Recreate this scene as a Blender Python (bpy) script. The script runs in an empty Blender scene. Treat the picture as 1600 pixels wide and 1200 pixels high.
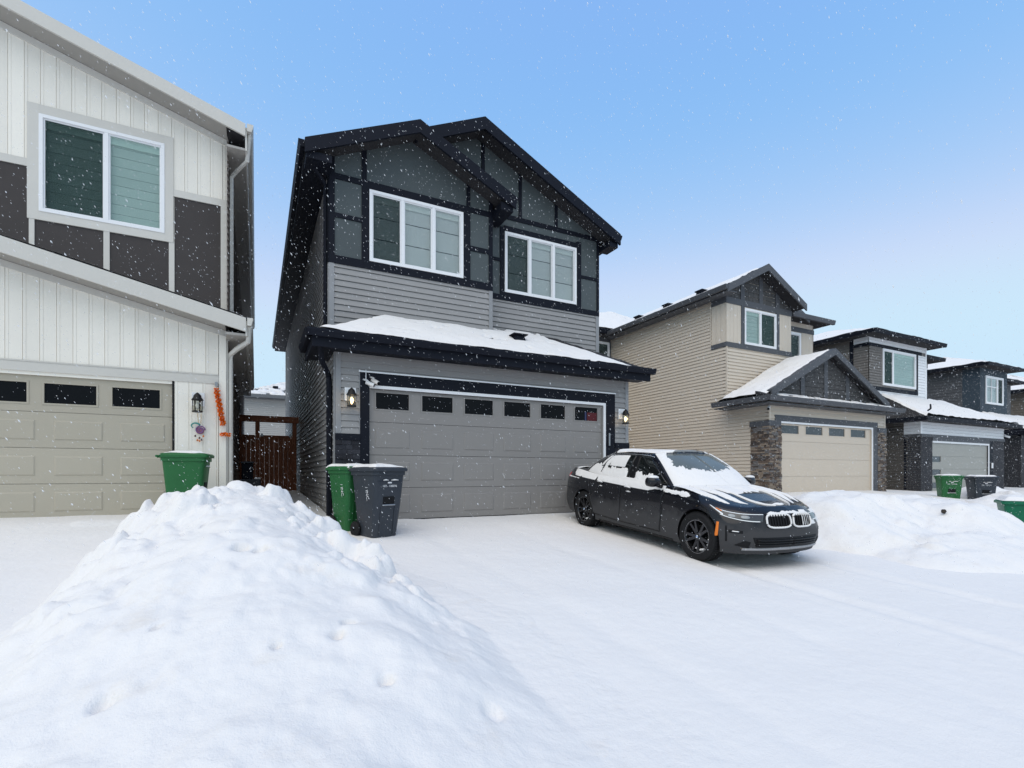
import bpy, bmesh, math, random
import numpy as np
from mathutils import Vector, Matrix

random.seed(7)
RNG = np.random.default_rng(7)
SC = bpy.context.scene
COL = SC.collection
R = math.radians

# ------------------------------------------------------------------ camera
cam_data = bpy.data.cameras.new('camera')
cam_data.sensor_width = 36.0
cam_data.lens = 791.0 / 1600.0 * 36.0
cam_data.shift_y = 140.0 / 1600.0
cam_data.clip_start = 0.05
cam_data.clip_end = 3000.0
cam = bpy.data.objects.new('camera', cam_data)
COL.objects.link(cam)
cam.location = (0.0, 0.0, 1.5)
cam.rotation_euler = (R(90), 0.0, -R(26.825))
SC.camera = cam

# ------------------------------------------------------------------ sky, sun, exposure
SUN_EL, SUN_AZ = 58.0, 230.0          # compass azimuth measured clockwise from +Y
world = bpy.data.worlds.new('World')
SC.world = world
world.use_nodes = True
nt = world.node_tree
nt.nodes.clear()
sky = nt.nodes.new('ShaderNodeTexSky')
sky.sky_type = 'NISHITA'
sky.sun_disc = False
sky.sun_elevation = R(SUN_EL)
sky.sun_rotation = R(SUN_AZ)
sky.altitude = 600
sky.air_density = 1.0
sky.dust_density = 1.3
sky.ozone_density = 1.2
# grade of the whole sky: softer contrast between zenith and horizon
sep = nt.nodes.new('ShaderNodeSeparateColor')
com = nt.nodes.new('ShaderNodeCombineColor')
nt.links.new(sky.outputs[0], sep.inputs[0])
def _math(op, a, b, c=None):
    nd = nt.nodes.new('ShaderNodeMath')
    nd.operation = op
    for k_, v_ in enumerate((a, b, c)):
        if v_ is None:
            continue
        if isinstance(v_, (int, float)):
            nd.inputs[k_].default_value = v_
        else:
            nt.links.new(v_, nd.inputs[k_])
    return nd.outputs[0]


for _i, (_g, _k, _lo, _hi) in enumerate(((1.70, 1.36, 1.12, 2.75), (0.68, 1.80, 1.9, 3.72), (0.12, 3.75, 2.0, 4.6))):
    _o = _math('MULTIPLY', _math('POWER', sep.outputs[_i], _g), _k)
    _o = _math('SMOOTH_MAX', _math('SMOOTH_MIN', _o, _hi, 0.8), _lo, 0.3)
    nt.links.new(_o, com.inputs[_i])
bg = nt.nodes.new('ShaderNodeBackground')
bg.inputs['Strength'].default_value = 0.15
wo = nt.nodes.new('ShaderNodeOutputWorld')
nt.links.new(com.outputs[0], bg.inputs['Color'])
nt.links.new(bg.outputs[0], wo.inputs['Surface'])

sun_data = bpy.data.lights.new('sun', 'SUN')
sun_data.energy = 1.2
sun_data.angle = R(70)
sun_data.color = (1.0, 0.865, 0.735)
sun = bpy.data.objects.new('sun', sun_data)
COL.objects.link(sun)
_d = Vector((math.sin(R(SUN_AZ)) * math.cos(R(SUN_EL)), math.cos(R(SUN_AZ)) * math.cos(R(SUN_EL)), math.sin(R(SUN_EL))))
sun.rotation_euler = _d.to_track_quat('Z', 'Y').to_euler()

SC.view_settings.view_transform = 'Standard'
SC.view_settings.look = 'None'
SC.view_settings.exposure = 0.54
SC.view_settings.gamma = 1.0
SC.view_settings.use_curve_mapping = False
SC.render.engine = 'CYCLES'
SC.cycles.use_denoising = True
SC.cycles.max_bounces = 9
SC.cycles.diffuse_bounces = 8
SC.cycles.glossy_bounces = 3
SC.cycles.transparent_max_bounces = 8
SC.cycles.caustics_reflective = False
SC.cycles.caustics_refractive = False

# ------------------------------------------------------------------ materials
MATS = {}


def mat(name, col, rough=0.6, var=0.12, scale=6.0, bump=0.0, bscale=60.0, metal=0.0, coat=0.0, spec=0.25, stretch=(1, 1, 1), detail=4.0):
    if name in MATS:
        return MATS[name]
    m = bpy.data.materials.new(name)
    m.use_nodes = True
    n = m.node_tree.nodes
    l = m.node_tree.links
    b = n['Principled BSDF']
    b.inputs['Roughness'].default_value = rough
    b.inputs['Metallic'].default_value = metal
    b.inputs['Coat Weight'].default_value = coat
    b.inputs['Coat Roughness'].default_value = 0.05
    b.inputs['Specular IOR Level'].default_value = spec
    c = (col[0], col[1], col[2], 1)
    b.inputs['Base Color'].default_value = c
    tc = n.new('ShaderNodeTexCoord')
    mp = n.new('ShaderNodeMapping')
    mp.inputs['Scale'].default_value = stretch
    l.new(tc.outputs['Object'], mp.inputs['Vector'])
    if var > 0:
        nz = n.new('ShaderNodeTexNoise')
        nz.inputs['Scale'].default_value = scale
        nz.inputs['Detail'].default_value = detail
        l.new(mp.outputs[0], nz.inputs['Vector'])
        mx = n.new('ShaderNodeMixRGB')
        mx.inputs['Color1'].default_value = tuple(v * (1 - var) for v in col) + (1,)
        mx.inputs['Color2'].default_value = tuple(min(v * (1 + var), 0.95) for v in col) + (1,)
        l.new(nz.outputs['Fac'], mx.inputs['Fac'])
        oi = n.new('ShaderNodeObjectInfo')
        mr = n.new('ShaderNodeMapRange')
        mr.inputs['To Min'].default_value = 0.95
        mr.inputs['To Max'].default_value = 1.05
        l.new(oi.outputs['Random'], mr.inputs['Value'])
        vm = n.new('ShaderNodeVectorMath')
        vm.operation = 'SCALE'
        l.new(mx.outputs[0], vm.inputs[0])
        l.new(mr.outputs[0], vm.inputs['Scale'])
        l.new(vm.outputs[0], b.inputs['Base Color'])
    if bump > 0:
        nb = n.new('ShaderNodeTexNoise')
        nb.inputs['Scale'].default_value = bscale
        nb.inputs['Detail'].default_value = 3
        l.new(mp.outputs[0], nb.inputs['Vector'])
        bp = n.new('ShaderNodeBump')
        bp.inputs['Strength'].default_value = bump
        bp.inputs['Distance'].default_value = 0.02
        l.new(nb.outputs['Fac'], bp.inputs['Height'])
        l.new(bp.outputs[0], b.inputs['Normal'])
    MATS[name] = m
    return m


def emat(name, col, strength):
    m = bpy.data.materials.new(name)
    m.use_nodes = True
    b = m.node_tree.nodes['Principled BSDF']
    b.inputs['Base Color'].default_value = (*col, 1)
    b.inputs['Emission Color'].default_value = (*col, 1)
    b.inputs['Emission Strength'].default_value = strength
    MATS[name] = m
    return m


def pane_mat(name, tint, refl=0.12, trans=0.8):
    """thin window glass: transparent with a mirror coat that grows at grazing angles"""
    m = bpy.data.materials.new(name)
    m.use_nodes = True
    n = m.node_tree.nodes
    l = m.node_tree.links
    n.clear()
    out = n.new('ShaderNodeOutputMaterial')
    tr = n.new('ShaderNodeBsdfTransparent')
    tr.inputs['Color'].default_value = (*tint, 1)
    gl = n.new('ShaderNodeBsdfGlossy')
    gl.inputs['Roughness'].default_value = 0.02
    gl.inputs['Color'].default_value = (0.9, 0.95, 0.95, 1)
    fr = n.new('ShaderNodeLayerWeight')
    fr.inputs['Blend'].default_value = 0.5
    pw = n.new('ShaderNodeMath')
    pw.operation = 'POWER'
    pw.inputs[1].default_value = 3.5
    l.new(fr.outputs['Facing'], pw.inputs[0])
    ml = n.new('ShaderNodeMath')
    ml.operation = 'MULTIPLY'
    ml.inputs[1].default_value = 0.55
    l.new(pw.outputs[0], ml.inputs[0])
    ad = n.new('ShaderNodeMath')
    ad.operation = 'ADD'
    ad.use_clamp = True
    ad.inputs[1].default_value = refl
    l.new(ml.outputs[0], ad.inputs[0])
    mx = n.new('ShaderNodeMixShader')
    l.new(ad.outputs[0], mx.inputs[0])
    l.new(tr.outputs[0], mx.inputs[1])
    l.new(gl.outputs[0], mx.inputs[2])
    l.new(mx.outputs[0], out.inputs['Surface'])
    MATS[name] = m
    return m


def snow_mat(name, col=(0.79, 0.770, 0.75), coarse=0.2, fine=0.25, dirt=0.0):
    m = bpy.data.materials.new(name)
    m.use_nodes = True
    n = m.node_tree.nodes
    l = m.node_tree.links
    b = n['Principled BSDF']
    b.inputs['Roughness'].default_value = 0.75
    b.inputs['Specular IOR Level'].default_value = 0.25
    tc = n.new('ShaderNodeTexCoord')
    n1 = n.new('ShaderNodeTexNoise')
    n1.inputs['Scale'].default_value = 9.0
    n1.inputs['Detail'].default_value = 6
    n2 = n.new('ShaderNodeTexNoise')
    n2.inputs['Scale'].default_value = 110.0
    n2.inputs['Detail'].default_value = 3
    l.new(tc.outputs['Object'], n1.inputs['Vector'])
    l.new(tc.outputs['Object'], n2.inputs['Vector'])
    b1 = n.new('ShaderNodeBump')
    b1.inputs['Strength'].default_value = coarse
    b1.inputs['Distance'].default_value = 0.05
    b2 = n.new('ShaderNodeBump')
    b2.inputs['Strength'].default_value = fine
    b2.inputs['Distance'].default_value = 0.006
    l.new(n1.outputs['Fac'], b1.inputs['Height'])
    l.new(n2.outputs['Fac'], b2.inputs['Height'])
    l.new(b1.outputs[0], b2.inputs['Normal'])
    l.new(b2.outputs[0], b.inputs['Normal'])
    mx = n.new('ShaderNodeMixRGB')
    mx.inputs['Color1'].default_value = (*col, 1)
    mx.inputs['Color2'].default_value = (0.60, 0.52, 0.43, 1)
    if dirt > 0:
        n3 = n.new('ShaderNodeTexNoise')
        n3.inputs['Scale'].default_value = 2.2
        n3.inputs['Detail'].default_value = 7
        n3.inputs['Roughness'].default_value = 0.7
        l.new(tc.outputs['Object'], n3.inputs['Vector'])
        cr = n.new('ShaderNodeValToRGB')
        cr.color_ramp.elements[0].position = 0.58
        cr.color_ramp.elements[0].color = (0, 0, 0, 1)
        cr.color_ramp.elements[1].position = 0.80
        cr.color_ramp.elements[1].color = (dirt, dirt, dirt, 1)
        l.new(n3.outputs['Fac'], cr.inputs[0])
        l.new(cr.outputs[0], mx.inputs['Fac'])
    else:
        mx.inputs['Fac'].default_value = 0
    l.new(mx.outputs[0], b.inputs['Base Color'])
    MATS[name] = m
    return m


SNOW = snow_mat('snow', coarse=0.22, fine=0.5)
SNOWB = snow_mat('snow_bank_material', coarse=0.34, fine=0.5, dirt=0.40)
SNOWR = snow_mat('roof_snow', coarse=0.12, fine=0.1)
M_GREY = mat('grey_vinyl', (0.30, 0.29, 0.28), 0.55, 0.05, 3)
M_GREYD = mat('grey_corner', (0.27, 0.272, 0.275), 0.55, 0.04)
M_NAVY = mat('navy_trim', (0.0085, 0.010, 0.016), 0.55, 0.12, spec=0.12)
M_TEAL = mat('teal_panel', (0.076, 0.090, 0.092), 0.6, 0.08, 3)
M_WHITE = mat('white_vinyl', (0.80, 0.80, 0.80), 0.4, 0.02)
M_GDOOR = mat('grey_door', (0.265, 0.25, 0.235), 0.5, 0.03, 4, bump=0.05, bscale=160)
M_BLACKSTONE = mat('black_stone', (0.024, 0.025, 0.032), 0.7, 0.5, 18, bump=0.4, bscale=30)
M_SHINGLE = mat('shingle', (0.035, 0.034, 0.036), 0.9, 0.4, 40, bump=0.4, bscale=90)
M_BLACK = mat('black_void', (0.004, 0.004, 0.005), 0.6, 0)
M_LITE = mat('dark_glass', (0.004, 0.004, 0.005), 0.12, 0.3, 3, spec=0.12)
M_LWHITE = mat('cream_board', (0.83, 0.785, 0.695), 0.55, 0.03, 5)
M_LTRIM = mat('greige_trim', (0.60, 0.575, 0.52), 0.55, 0.03, 5)
M_LDARK = mat('umber_panel', (0.055, 0.048, 0.046), 0.7, 0.1, 5)
M_LDOOR = mat('khaki_door', (0.43, 0.39, 0.31), 0.5, 0.03, 4, bump=0.05, bscale=160)
M_BEIGE = mat('beige_vinyl', (0.62, 0.54, 0.44), 0.55, 0.04, 3)
M_BEIGE2 = mat('beige_board', (0.62, 0.54, 0.44), 0.55, 0.03, 3)
M_BDOOR = mat('beige_door', (0.62, 0.53, 0.425), 0.5, 0.03, 4)
M_SLATE = mat('slate_trim', (0.085, 0.088, 0.096), 0.55, 0.08)
M_SHAKE = mat('grey_shake', (0.075, 0.073, 0.072), 0.75, 0.25, 12, bump=0.2, bscale=40)
M_CGREY = mat('taupe_vinyl', (0.17, 0.155, 0.14), 0.6, 0.06)
M_CDARK = mat('graphite_brick', (0.045, 0.045, 0.05), 0.75, 0.35, 20, bump=0.2, bscale=60)
M_CWHITE = mat('white_siding', (0.84, 0.84, 0.84), 0.5, 0.03)
M_CDOOR = mat('sage_door', (0.34, 0.335, 0.30), 0.5, 0.04)
M_DGREY = mat('storm_vinyl', (0.085, 0.085, 0.088), 0.6, 0.06)
M_DBLUE = mat('deep_blue_board', (0.045, 0.062, 0.078), 0.6, 0.08)
M_EBROWN = mat('brown_vinyl', (0.15, 0.125, 0.10), 0.6, 0.06)
M_WOOD = mat('stained_wood', (0.22, 0.083, 0.042), 0.7, 0.45, 5, bump=0.2, bscale=30, stretch=(6, 6, 0.6))
M_CONC = mat('concrete', (0.30, 0.285, 0.27), 0.85, 0.2, 8, bump=0.2, bscale=50)
M_BLIND = mat('blind_fabric', (0.58, 0.61, 0.59), 0.8, 0.03)
M_HEAD = mat('blind_cassette', (0.72, 0.77, 0.72), 0.6, 0.02)
M_BLINDD = mat('blind_band', (0.10, 0.12, 0.12), 0.8, 0.05)
M_ROOM = mat('dark_room', (0.02, 0.022, 0.022), 0.9, 0.2)
M_GBIN = mat('green_plastic', (0.022, 0.125, 0.04), 0.42, 0.12, 4, bump=0.06, bscale=200)
M_GBIN2 = mat('emerald_plastic', (0.008, 0.13, 0.065), 0.42, 0.12, 4)
M_DBIN = mat('charcoal_plastic', (0.040, 0.047, 0.058), 0.42, 0.12, 4, bump=0.06, bscale=200)
M_RUBBER = mat('rubber', (0.010, 0.010, 0.011), 0.75, 0.3, 20)
M_METAL = mat('grey_metal', (0.30, 0.31, 0.32), 0.4, 0.1, metal=0.6)
M_LAMPB = mat('lamp_black', (0.015, 0.014, 0.014), 0.45, 0.1)
M_RED = mat('red_print', (0.09, 0.010, 0.013), 0.5, 0.1)
M_ORANGE = mat('orange_petal', (0.9, 0.19, 0.012), 0.6, 0.2, 30)
M_TXT = mat('white_print', (0.75, 0.75, 0.75), 0.6, 0)
PANE = pane_mat('window_pane', (0.87, 0.89, 0.885), 0.05)
PANE_G = pane_mat('green_pane', (0.83, 0.89, 0.87), 0.05)
SCREEN = pane_mat('insect_screen', (0.66, 0.68, 0.68), 0.0)
SCREEN.node_tree.nodes['Glossy BSDF'].inputs['Roughness'].default_value = 0.6
SCREEN.node_tree.nodes['Glossy BSDF'].inputs['Color'].default_value = (0.06, 0.065, 0.065, 1)
LAMPGLASS = pane_mat('lamp_glass', (0.9, 0.88, 0.8), 0.05)
M_BULB = emat('lit_bulb', (1.0, 0.72, 0.36), 3.5)


# ------------------------------------------------------------------ mesh helpers
class MB:
    """collects polygons, then links them as one mesh object"""

    def __init__(self):
        self.v = []
        self.f = []

    def add(self, vs, fs):
        o = len(self.v)
        self.v.extend([tuple(p) for p in vs])
        self.f.extend([tuple(i + o for i in f) for f in fs])
        return self

    def box(self, x0, x1, y0, y1, z0, z1):
        vs = [(x0, y0, z0), (x1, y0, z0), (x1, y1, z0), (x0, y1, z0), (x0, y0, z1), (x1, y0, z1), (x1, y1, z1), (x0, y1, z1)]
        return self.add(vs, [(3, 2, 1, 0), (4, 5, 6, 7), (0, 1, 5, 4), (1, 2, 6, 5), (2, 3, 7, 6), (3, 0, 4, 7)])

    def prism(self, a, b):
        """two matching rings of points"""
        n = len(a)
        fs = [tuple(range(n))[::-1], tuple(range(n, 2 * n))]
        fs += [(i, (i + 1) % n, n + (i + 1) % n, n + i) for i in range(n)]
        return self.add(list(a) + list(b), fs)

    def slab(self, top, thick):
        return self.prism([(p[0], p[1], p[2] - thick) for p in top], top)

    def tube(self, pts, r, n=8, cap=True):
        pts = [Vector(p) for p in pts]
        rs = r if isinstance(r, (list, tuple)) else [r] * len(pts)
        rings = []
        for i, p in enumerate(pts):
            d = (pts[min(i + 1, len(pts) - 1)] - pts[max(i - 1, 0)]).normalized()
            a = d.orthogonal().normalized() if abs(d.z) > 0.9 else d.cross(Vector((0, 0, 1))).normalized()
            if abs(d.z) > 0.9:
                a = Vector((1, 0, 0)) - d * d.x
                a.normalize()
            b = d.cross(a)
            rings.append([p + (a * math.cos(t) + b * math.sin(t)) * rs[i] for t in [2 * math.pi * k / n for k in range(n)]])
        vs = [q for ring in rings for q in ring]
        fs = []
        for i in range(len(rings) - 1):
            for k in range(n):
                fs.append((i * n + k, i * n + (k + 1) % n, (i + 1) * n + (k + 1) % n, (i + 1) * n + k))
        if cap:
            fs.append(tuple(range(n))[::-1])
            fs.append(tuple(range((len(rings) - 1) * n, len(rings) * n)))
        return self.add(vs, fs)

    def lathe(self, prof, n=24, axis='z', c=(0, 0, 0)):
        """prof: (radius, height) pairs"""
        vs = []
        for (r, h) in prof:
            for k in range(n):
                t = 2 * math.pi * k / n
                p = (r * math.cos(t), r * math.sin(t), h)
                if axis == 'y':
                    p = (p[0], p[2], p[1])
                elif axis == 'x':
                    p = (p[2], p[0], p[1])
                vs.append((p[0] + c[0], p[1] + c[1], p[2] + c[2]))
        fs = []
        for i in range(len(prof) - 1):
            for k in range(n):
                fs.append((i * n + k, i * n + (k + 1) % n, (i + 1) * n + (k + 1) % n, (i + 1) * n + k))
        return self.add(vs, fs)

    def grid(self, P):
        """P: list of rows of points"""
        n = len(P[0])
        vs = [p for row in P for p in row]
        fs = [(i * n + j, i * n + j + 1, (i + 1) * n + j + 1, (i + 1) * n + j) for i in range(len(P) - 1) for j in range(n - 1)]
        return self.add(vs, fs)

    def build(self, name, m, parent=None, smooth=False, stuff=False, loc=None):
        me = bpy.data.meshes.new(name)
        me.from_pydata(self.v, [], self.f)
        me.materials.append(m)
        if smooth:
            me.polygons.foreach_set('use_smooth', [True] * len(me.polygons))
        o = bpy.data.objects.new(name, me)
        COL.objects.link(o)
        if parent is not None:
            o.parent = parent
        if stuff:
            o['kind'] = 'stuff'
        return o


def box(name, m, parent, x0, x1, y0, y1, z0, z1, bevel=0.0):
    o = MB().box(x0, x1, y0, y1, z0, z1).build(name, m, parent)
    if bevel:
        bev(o, bevel)
    return o


def bev(o, w, seg=2):
    md = o.modifiers.new('bevel', 'BEVEL')
    md.width = w
    md.segments = seg
    md.limit_method = 'ANGLE'
    return o


def smooth_angle(o, ang=35):
    me = o.data
    bm = bmesh.new()
    bm.from_mesh(me)
    for f in bm.faces:
        f.smooth = True
    for e in bm.edges:
        e.smooth = not (len(e.link_faces) == 2 and e.calc_face_angle(0) > R(ang))
    bm.to_mesh(me)
    bm.free()


def thing(name, label, cat, loc=(0, 0, 0), rz=0.0, group=None):
    o = bpy.data.objects.new(name, None)
    o.empty_display_size = 0.2
    COL.objects.link(o)
    o.location = loc
    o.rotation_euler = (0, 0, rz)
    return tag(o, label, cat, group)


def tag(o, label, cat, group=None):
    o['label'] = label
    o['category'] = cat
    if group:
        o['group'] = group
    return o


def structure(o):
    o['kind'] = 'structure'
    return o


# ------------------------------------------------------------------ noise
def _hash(ix, iy, seed):
    h = (ix.astype(np.int64) * 374761393 + iy.astype(np.int64) * 668265263 + seed * 1442695041) & 0xFFFFFFFF
    h = ((h ^ (h >> 13)) * 1274126177) & 0xFFFFFFFF
    h = h ^ (h >> 16)
    return (h & 0xFFFF) / 65535.0


def vnoise(x, y, seed=0):
    x = np.asarray(x, float)
    y = np.asarray(y, float)
    ix, iy = np.floor(x), np.floor(y)
    fx, fy = x - ix, y - iy
    fx = fx * fx * fx * (fx * (fx * 6 - 15) + 10)
    fy = fy * fy * fy * (fy * (fy * 6 - 15) + 10)
    a = _hash(ix, iy, seed)
    b = _hash(ix + 1, iy, seed)
    c = _hash(ix, iy + 1, seed)
    d = _hash(ix + 1, iy + 1, seed)
    return (a * (1 - fx) + b * fx) * (1 - fy) + (c * (1 - fx) + d * fx) * fy


def fbm(x, y, seed=0, octv=4, gain=0.5):
    s, a, t = 0.0, 1.0, 0.0
    x = np.asarray(x, float)
    y = np.asarray(y, float)
    for o in range(octv):
        s = s + a * vnoise(x * 2 ** o + 17.3 * o, y * 2 ** o - 9.1 * o, seed + o)
        t += a
        a *= gain
    return s / t


def sstep(a, b, x):
    t = np.clip((np.asarray(x, float) - a) / (b - a), 0, 1)
    return t * t * (3 - 2 * t)


# ------------------------------------------------------------------ ground
def ground_z(X, Y):
    X = np.asarray(X, float)
    Y = np.asarray(Y, float)
    z = np.interp(Y, [-400, 0, 2.5, 4.9, 7.8, 9.2, 11, 17, 30, 2000], [0, 0, 0.14, 0.33, 0.54, 0.67, 0.78, 0.95, 1.0, 1.0])
    z = z + 0.12 * sstep(1.0, -1.4, X) * sstep(4, 9.5, Y) * sstep(30, 12, Y)
    z = z + 0.15 * sstep(11, 15, X) * sstep(4, 10, Y) * sstep(23, 20, X)
    return z


def ground_full(X, Y):
    X = np.asarray(X, float)
    Y = np.asarray(Y, float)
    near = sstep(60, 25, np.hypot(X, Y))
    z = ground_z(X, Y)
    d = 0.05 * (fbm(X * 0.5, Y * 0.5, 3, 3) - 0.5) + 0.018 * (fbm(X * 2.5, Y * 2.5, 11, 4) - 0.5)
    # snow dragged aside by the tyres: shallow grooves running down the drive
    for cx in (5.55, 7.05):
        xx = X - cx - 0.05 * (Y - 6) - 0.06 * np.sin(Y * 0.9)
        d = d - 0.026 * np.exp(-(xx / 0.10) ** 2) * sstep(6.8, 4.2, Y) * (0.4 + 0.9 * fbm(X * 3, Y * 1.2, 5, 2))
        d = d + 0.010 * np.exp(-((np.abs(xx) - 0.19) / 0.06) ** 2) * sstep(6.8, 4.2, Y)
    for cx in (2.5, 4.0):
        xx = X - cx - 0.08 * np.sin(Y * 0.6)
        d = d - 0.014 * np.exp(-(xx / 0.11) ** 2) * sstep(9, 7, Y) * (0.3 + fbm(X * 2, Y * 1.5, 15, 2))
    # bare packed patch under the car
    d = d - 0.03 * sstep(0.95, 0.7, np.abs(X - 6.27)) * sstep(2.1, 1.7, np.abs(Y - 6.3))
    return z + d * near


def axis_pts(lo, fine0, fine1, hi, step, k=26):
    a = fine0 - (np.geomspace(1, fine0 - lo + 1, k) - 1)
    b = np.arange(fine0, fine1, step)
    c = fine1 + (np.geomspace(1, hi - fine1 + 1, k) - 1)
    return np.unique(np.round(np.concatenate([a, b, c]), 4))


gx = axis_pts(-900, -5, 14, 900, 0.06)
gy = axis_pts(-300, 1.2, 10.6, 1500, 0.05)
GX, GY = np.meshgrid(gx, gy)
GZ = ground_full(GX, GY)


def height_mesh(name, X, Y, Z, m, keep=None):
    ny, nx = X.shape
    me = bpy.data.meshes.new(name)
    co = np.stack([X, Y, Z], -1).reshape(-1, 3)
    idx = np.arange(nx * ny).reshape(ny, nx)
    q = np.stack([idx[:-1, :-1], idx[:-1, 1:], idx[1:, 1:], idx[1:, :-1]], -1).reshape(-1, 4)
    if keep is not None:
        kk = keep.reshape(-1)
        q = q[kk[q].any(1)]
        used = np.unique(q)
        mp = -np.ones(len(co), int)
        mp[used] = np.arange(len(used))
        co = co[used]
        q = mp[q]
    me.from_pydata(co.tolist(), [], q.tolist())
    me.polygons.foreach_set('use_smooth', [True] * len(me.polygons))
    me.materials.append(m)
    o = bpy.data.objects.new(name, me)
    COL.objects.link(o)
    return o


structure(height_mesh('snowy_ground', GX, GY, GZ, SNOW))


# ------------------------------------------------------------------ snow banks
def lumps(X, Y, seed, size):
    """rounded chunks: cellular bumps"""
    gx_, gy_ = np.floor(X / size), np.floor(Y / size)
    best = np.zeros_like(X)
    for dx in (-1, 0, 1):
        for dy in (-1, 0, 1):
            cx, cy = gx_ + dx, gy_ + dy
            px = (cx + 0.15 + 0.7 * _hash(cx, cy, seed)) * size
            py = (cy + 0.15 + 0.7 * _hash(cx, cy, seed + 5)) * size
            rr = size * (0.25 + 0.45 * _hash(cx, cy, seed + 9) ** 2)
            on = _hash(cx, cy, seed + 13) > 0.45
            d2 = ((X - px) ** 2 + (Y - py) ** 2) / rr ** 2
            best = np.maximum(best, np.where(on, rr * np.sqrt(np.clip(1 - d2, 0, 1)), 0))
    return best


def clods(X, Y, seed, size):
    """broken plates of shovelled snow: each cell its own height, with a crevice round it"""
    X = X + 0.35 * size * (fbm(X / size * 0.9, Y / size * 0.9, seed + 40, 3) - 0.5) * 2
    Y = Y + 0.35 * size * (fbm(X / size * 0.9 + 9, Y / size * 0.9 - 5, seed + 50, 3) - 0.5) * 2
    ix, iy = np.floor(X / size), np.floor(Y / size)
    f1 = np.full_like(X, 9.0)
    f2 = np.full_like(X, 9.0)
    hv = np.zeros_like(X)
    for dx in (-1, 0, 1):
        for dy in (-1, 0, 1):
            cx, cy = ix + dx, iy + dy
            d = np.hypot(X / size - cx - _hash(cx, cy, seed), Y / size - cy - _hash(cx, cy, seed + 3))
            hh = _hash(cx, cy, seed + 7)
            new = d < f1
            f2 = np.where(new, f1, np.minimum(f2, d))
            hv = np.where(new, hh, hv)
            f1 = np.where(new, d, f1)
    return size * (hv - 0.35) * sstep(0.0, 0.45, f2 - f1)


def dents(X, Y, pts):
    z = np.zeros_like(X)
    for (px, py, r, dep) in pts:
        d = np.hypot(X - px, (Y - py))
        d = d * (1 + 0.5 * (fbm(X * 12, Y * 12, 7, 2) - 0.5))
        z = z - 1.5 * dep * sstep(0.75 * r, 0.35 * r, d) - 0.4 * dep * np.exp(-(d / r) ** 2)
    return z


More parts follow.
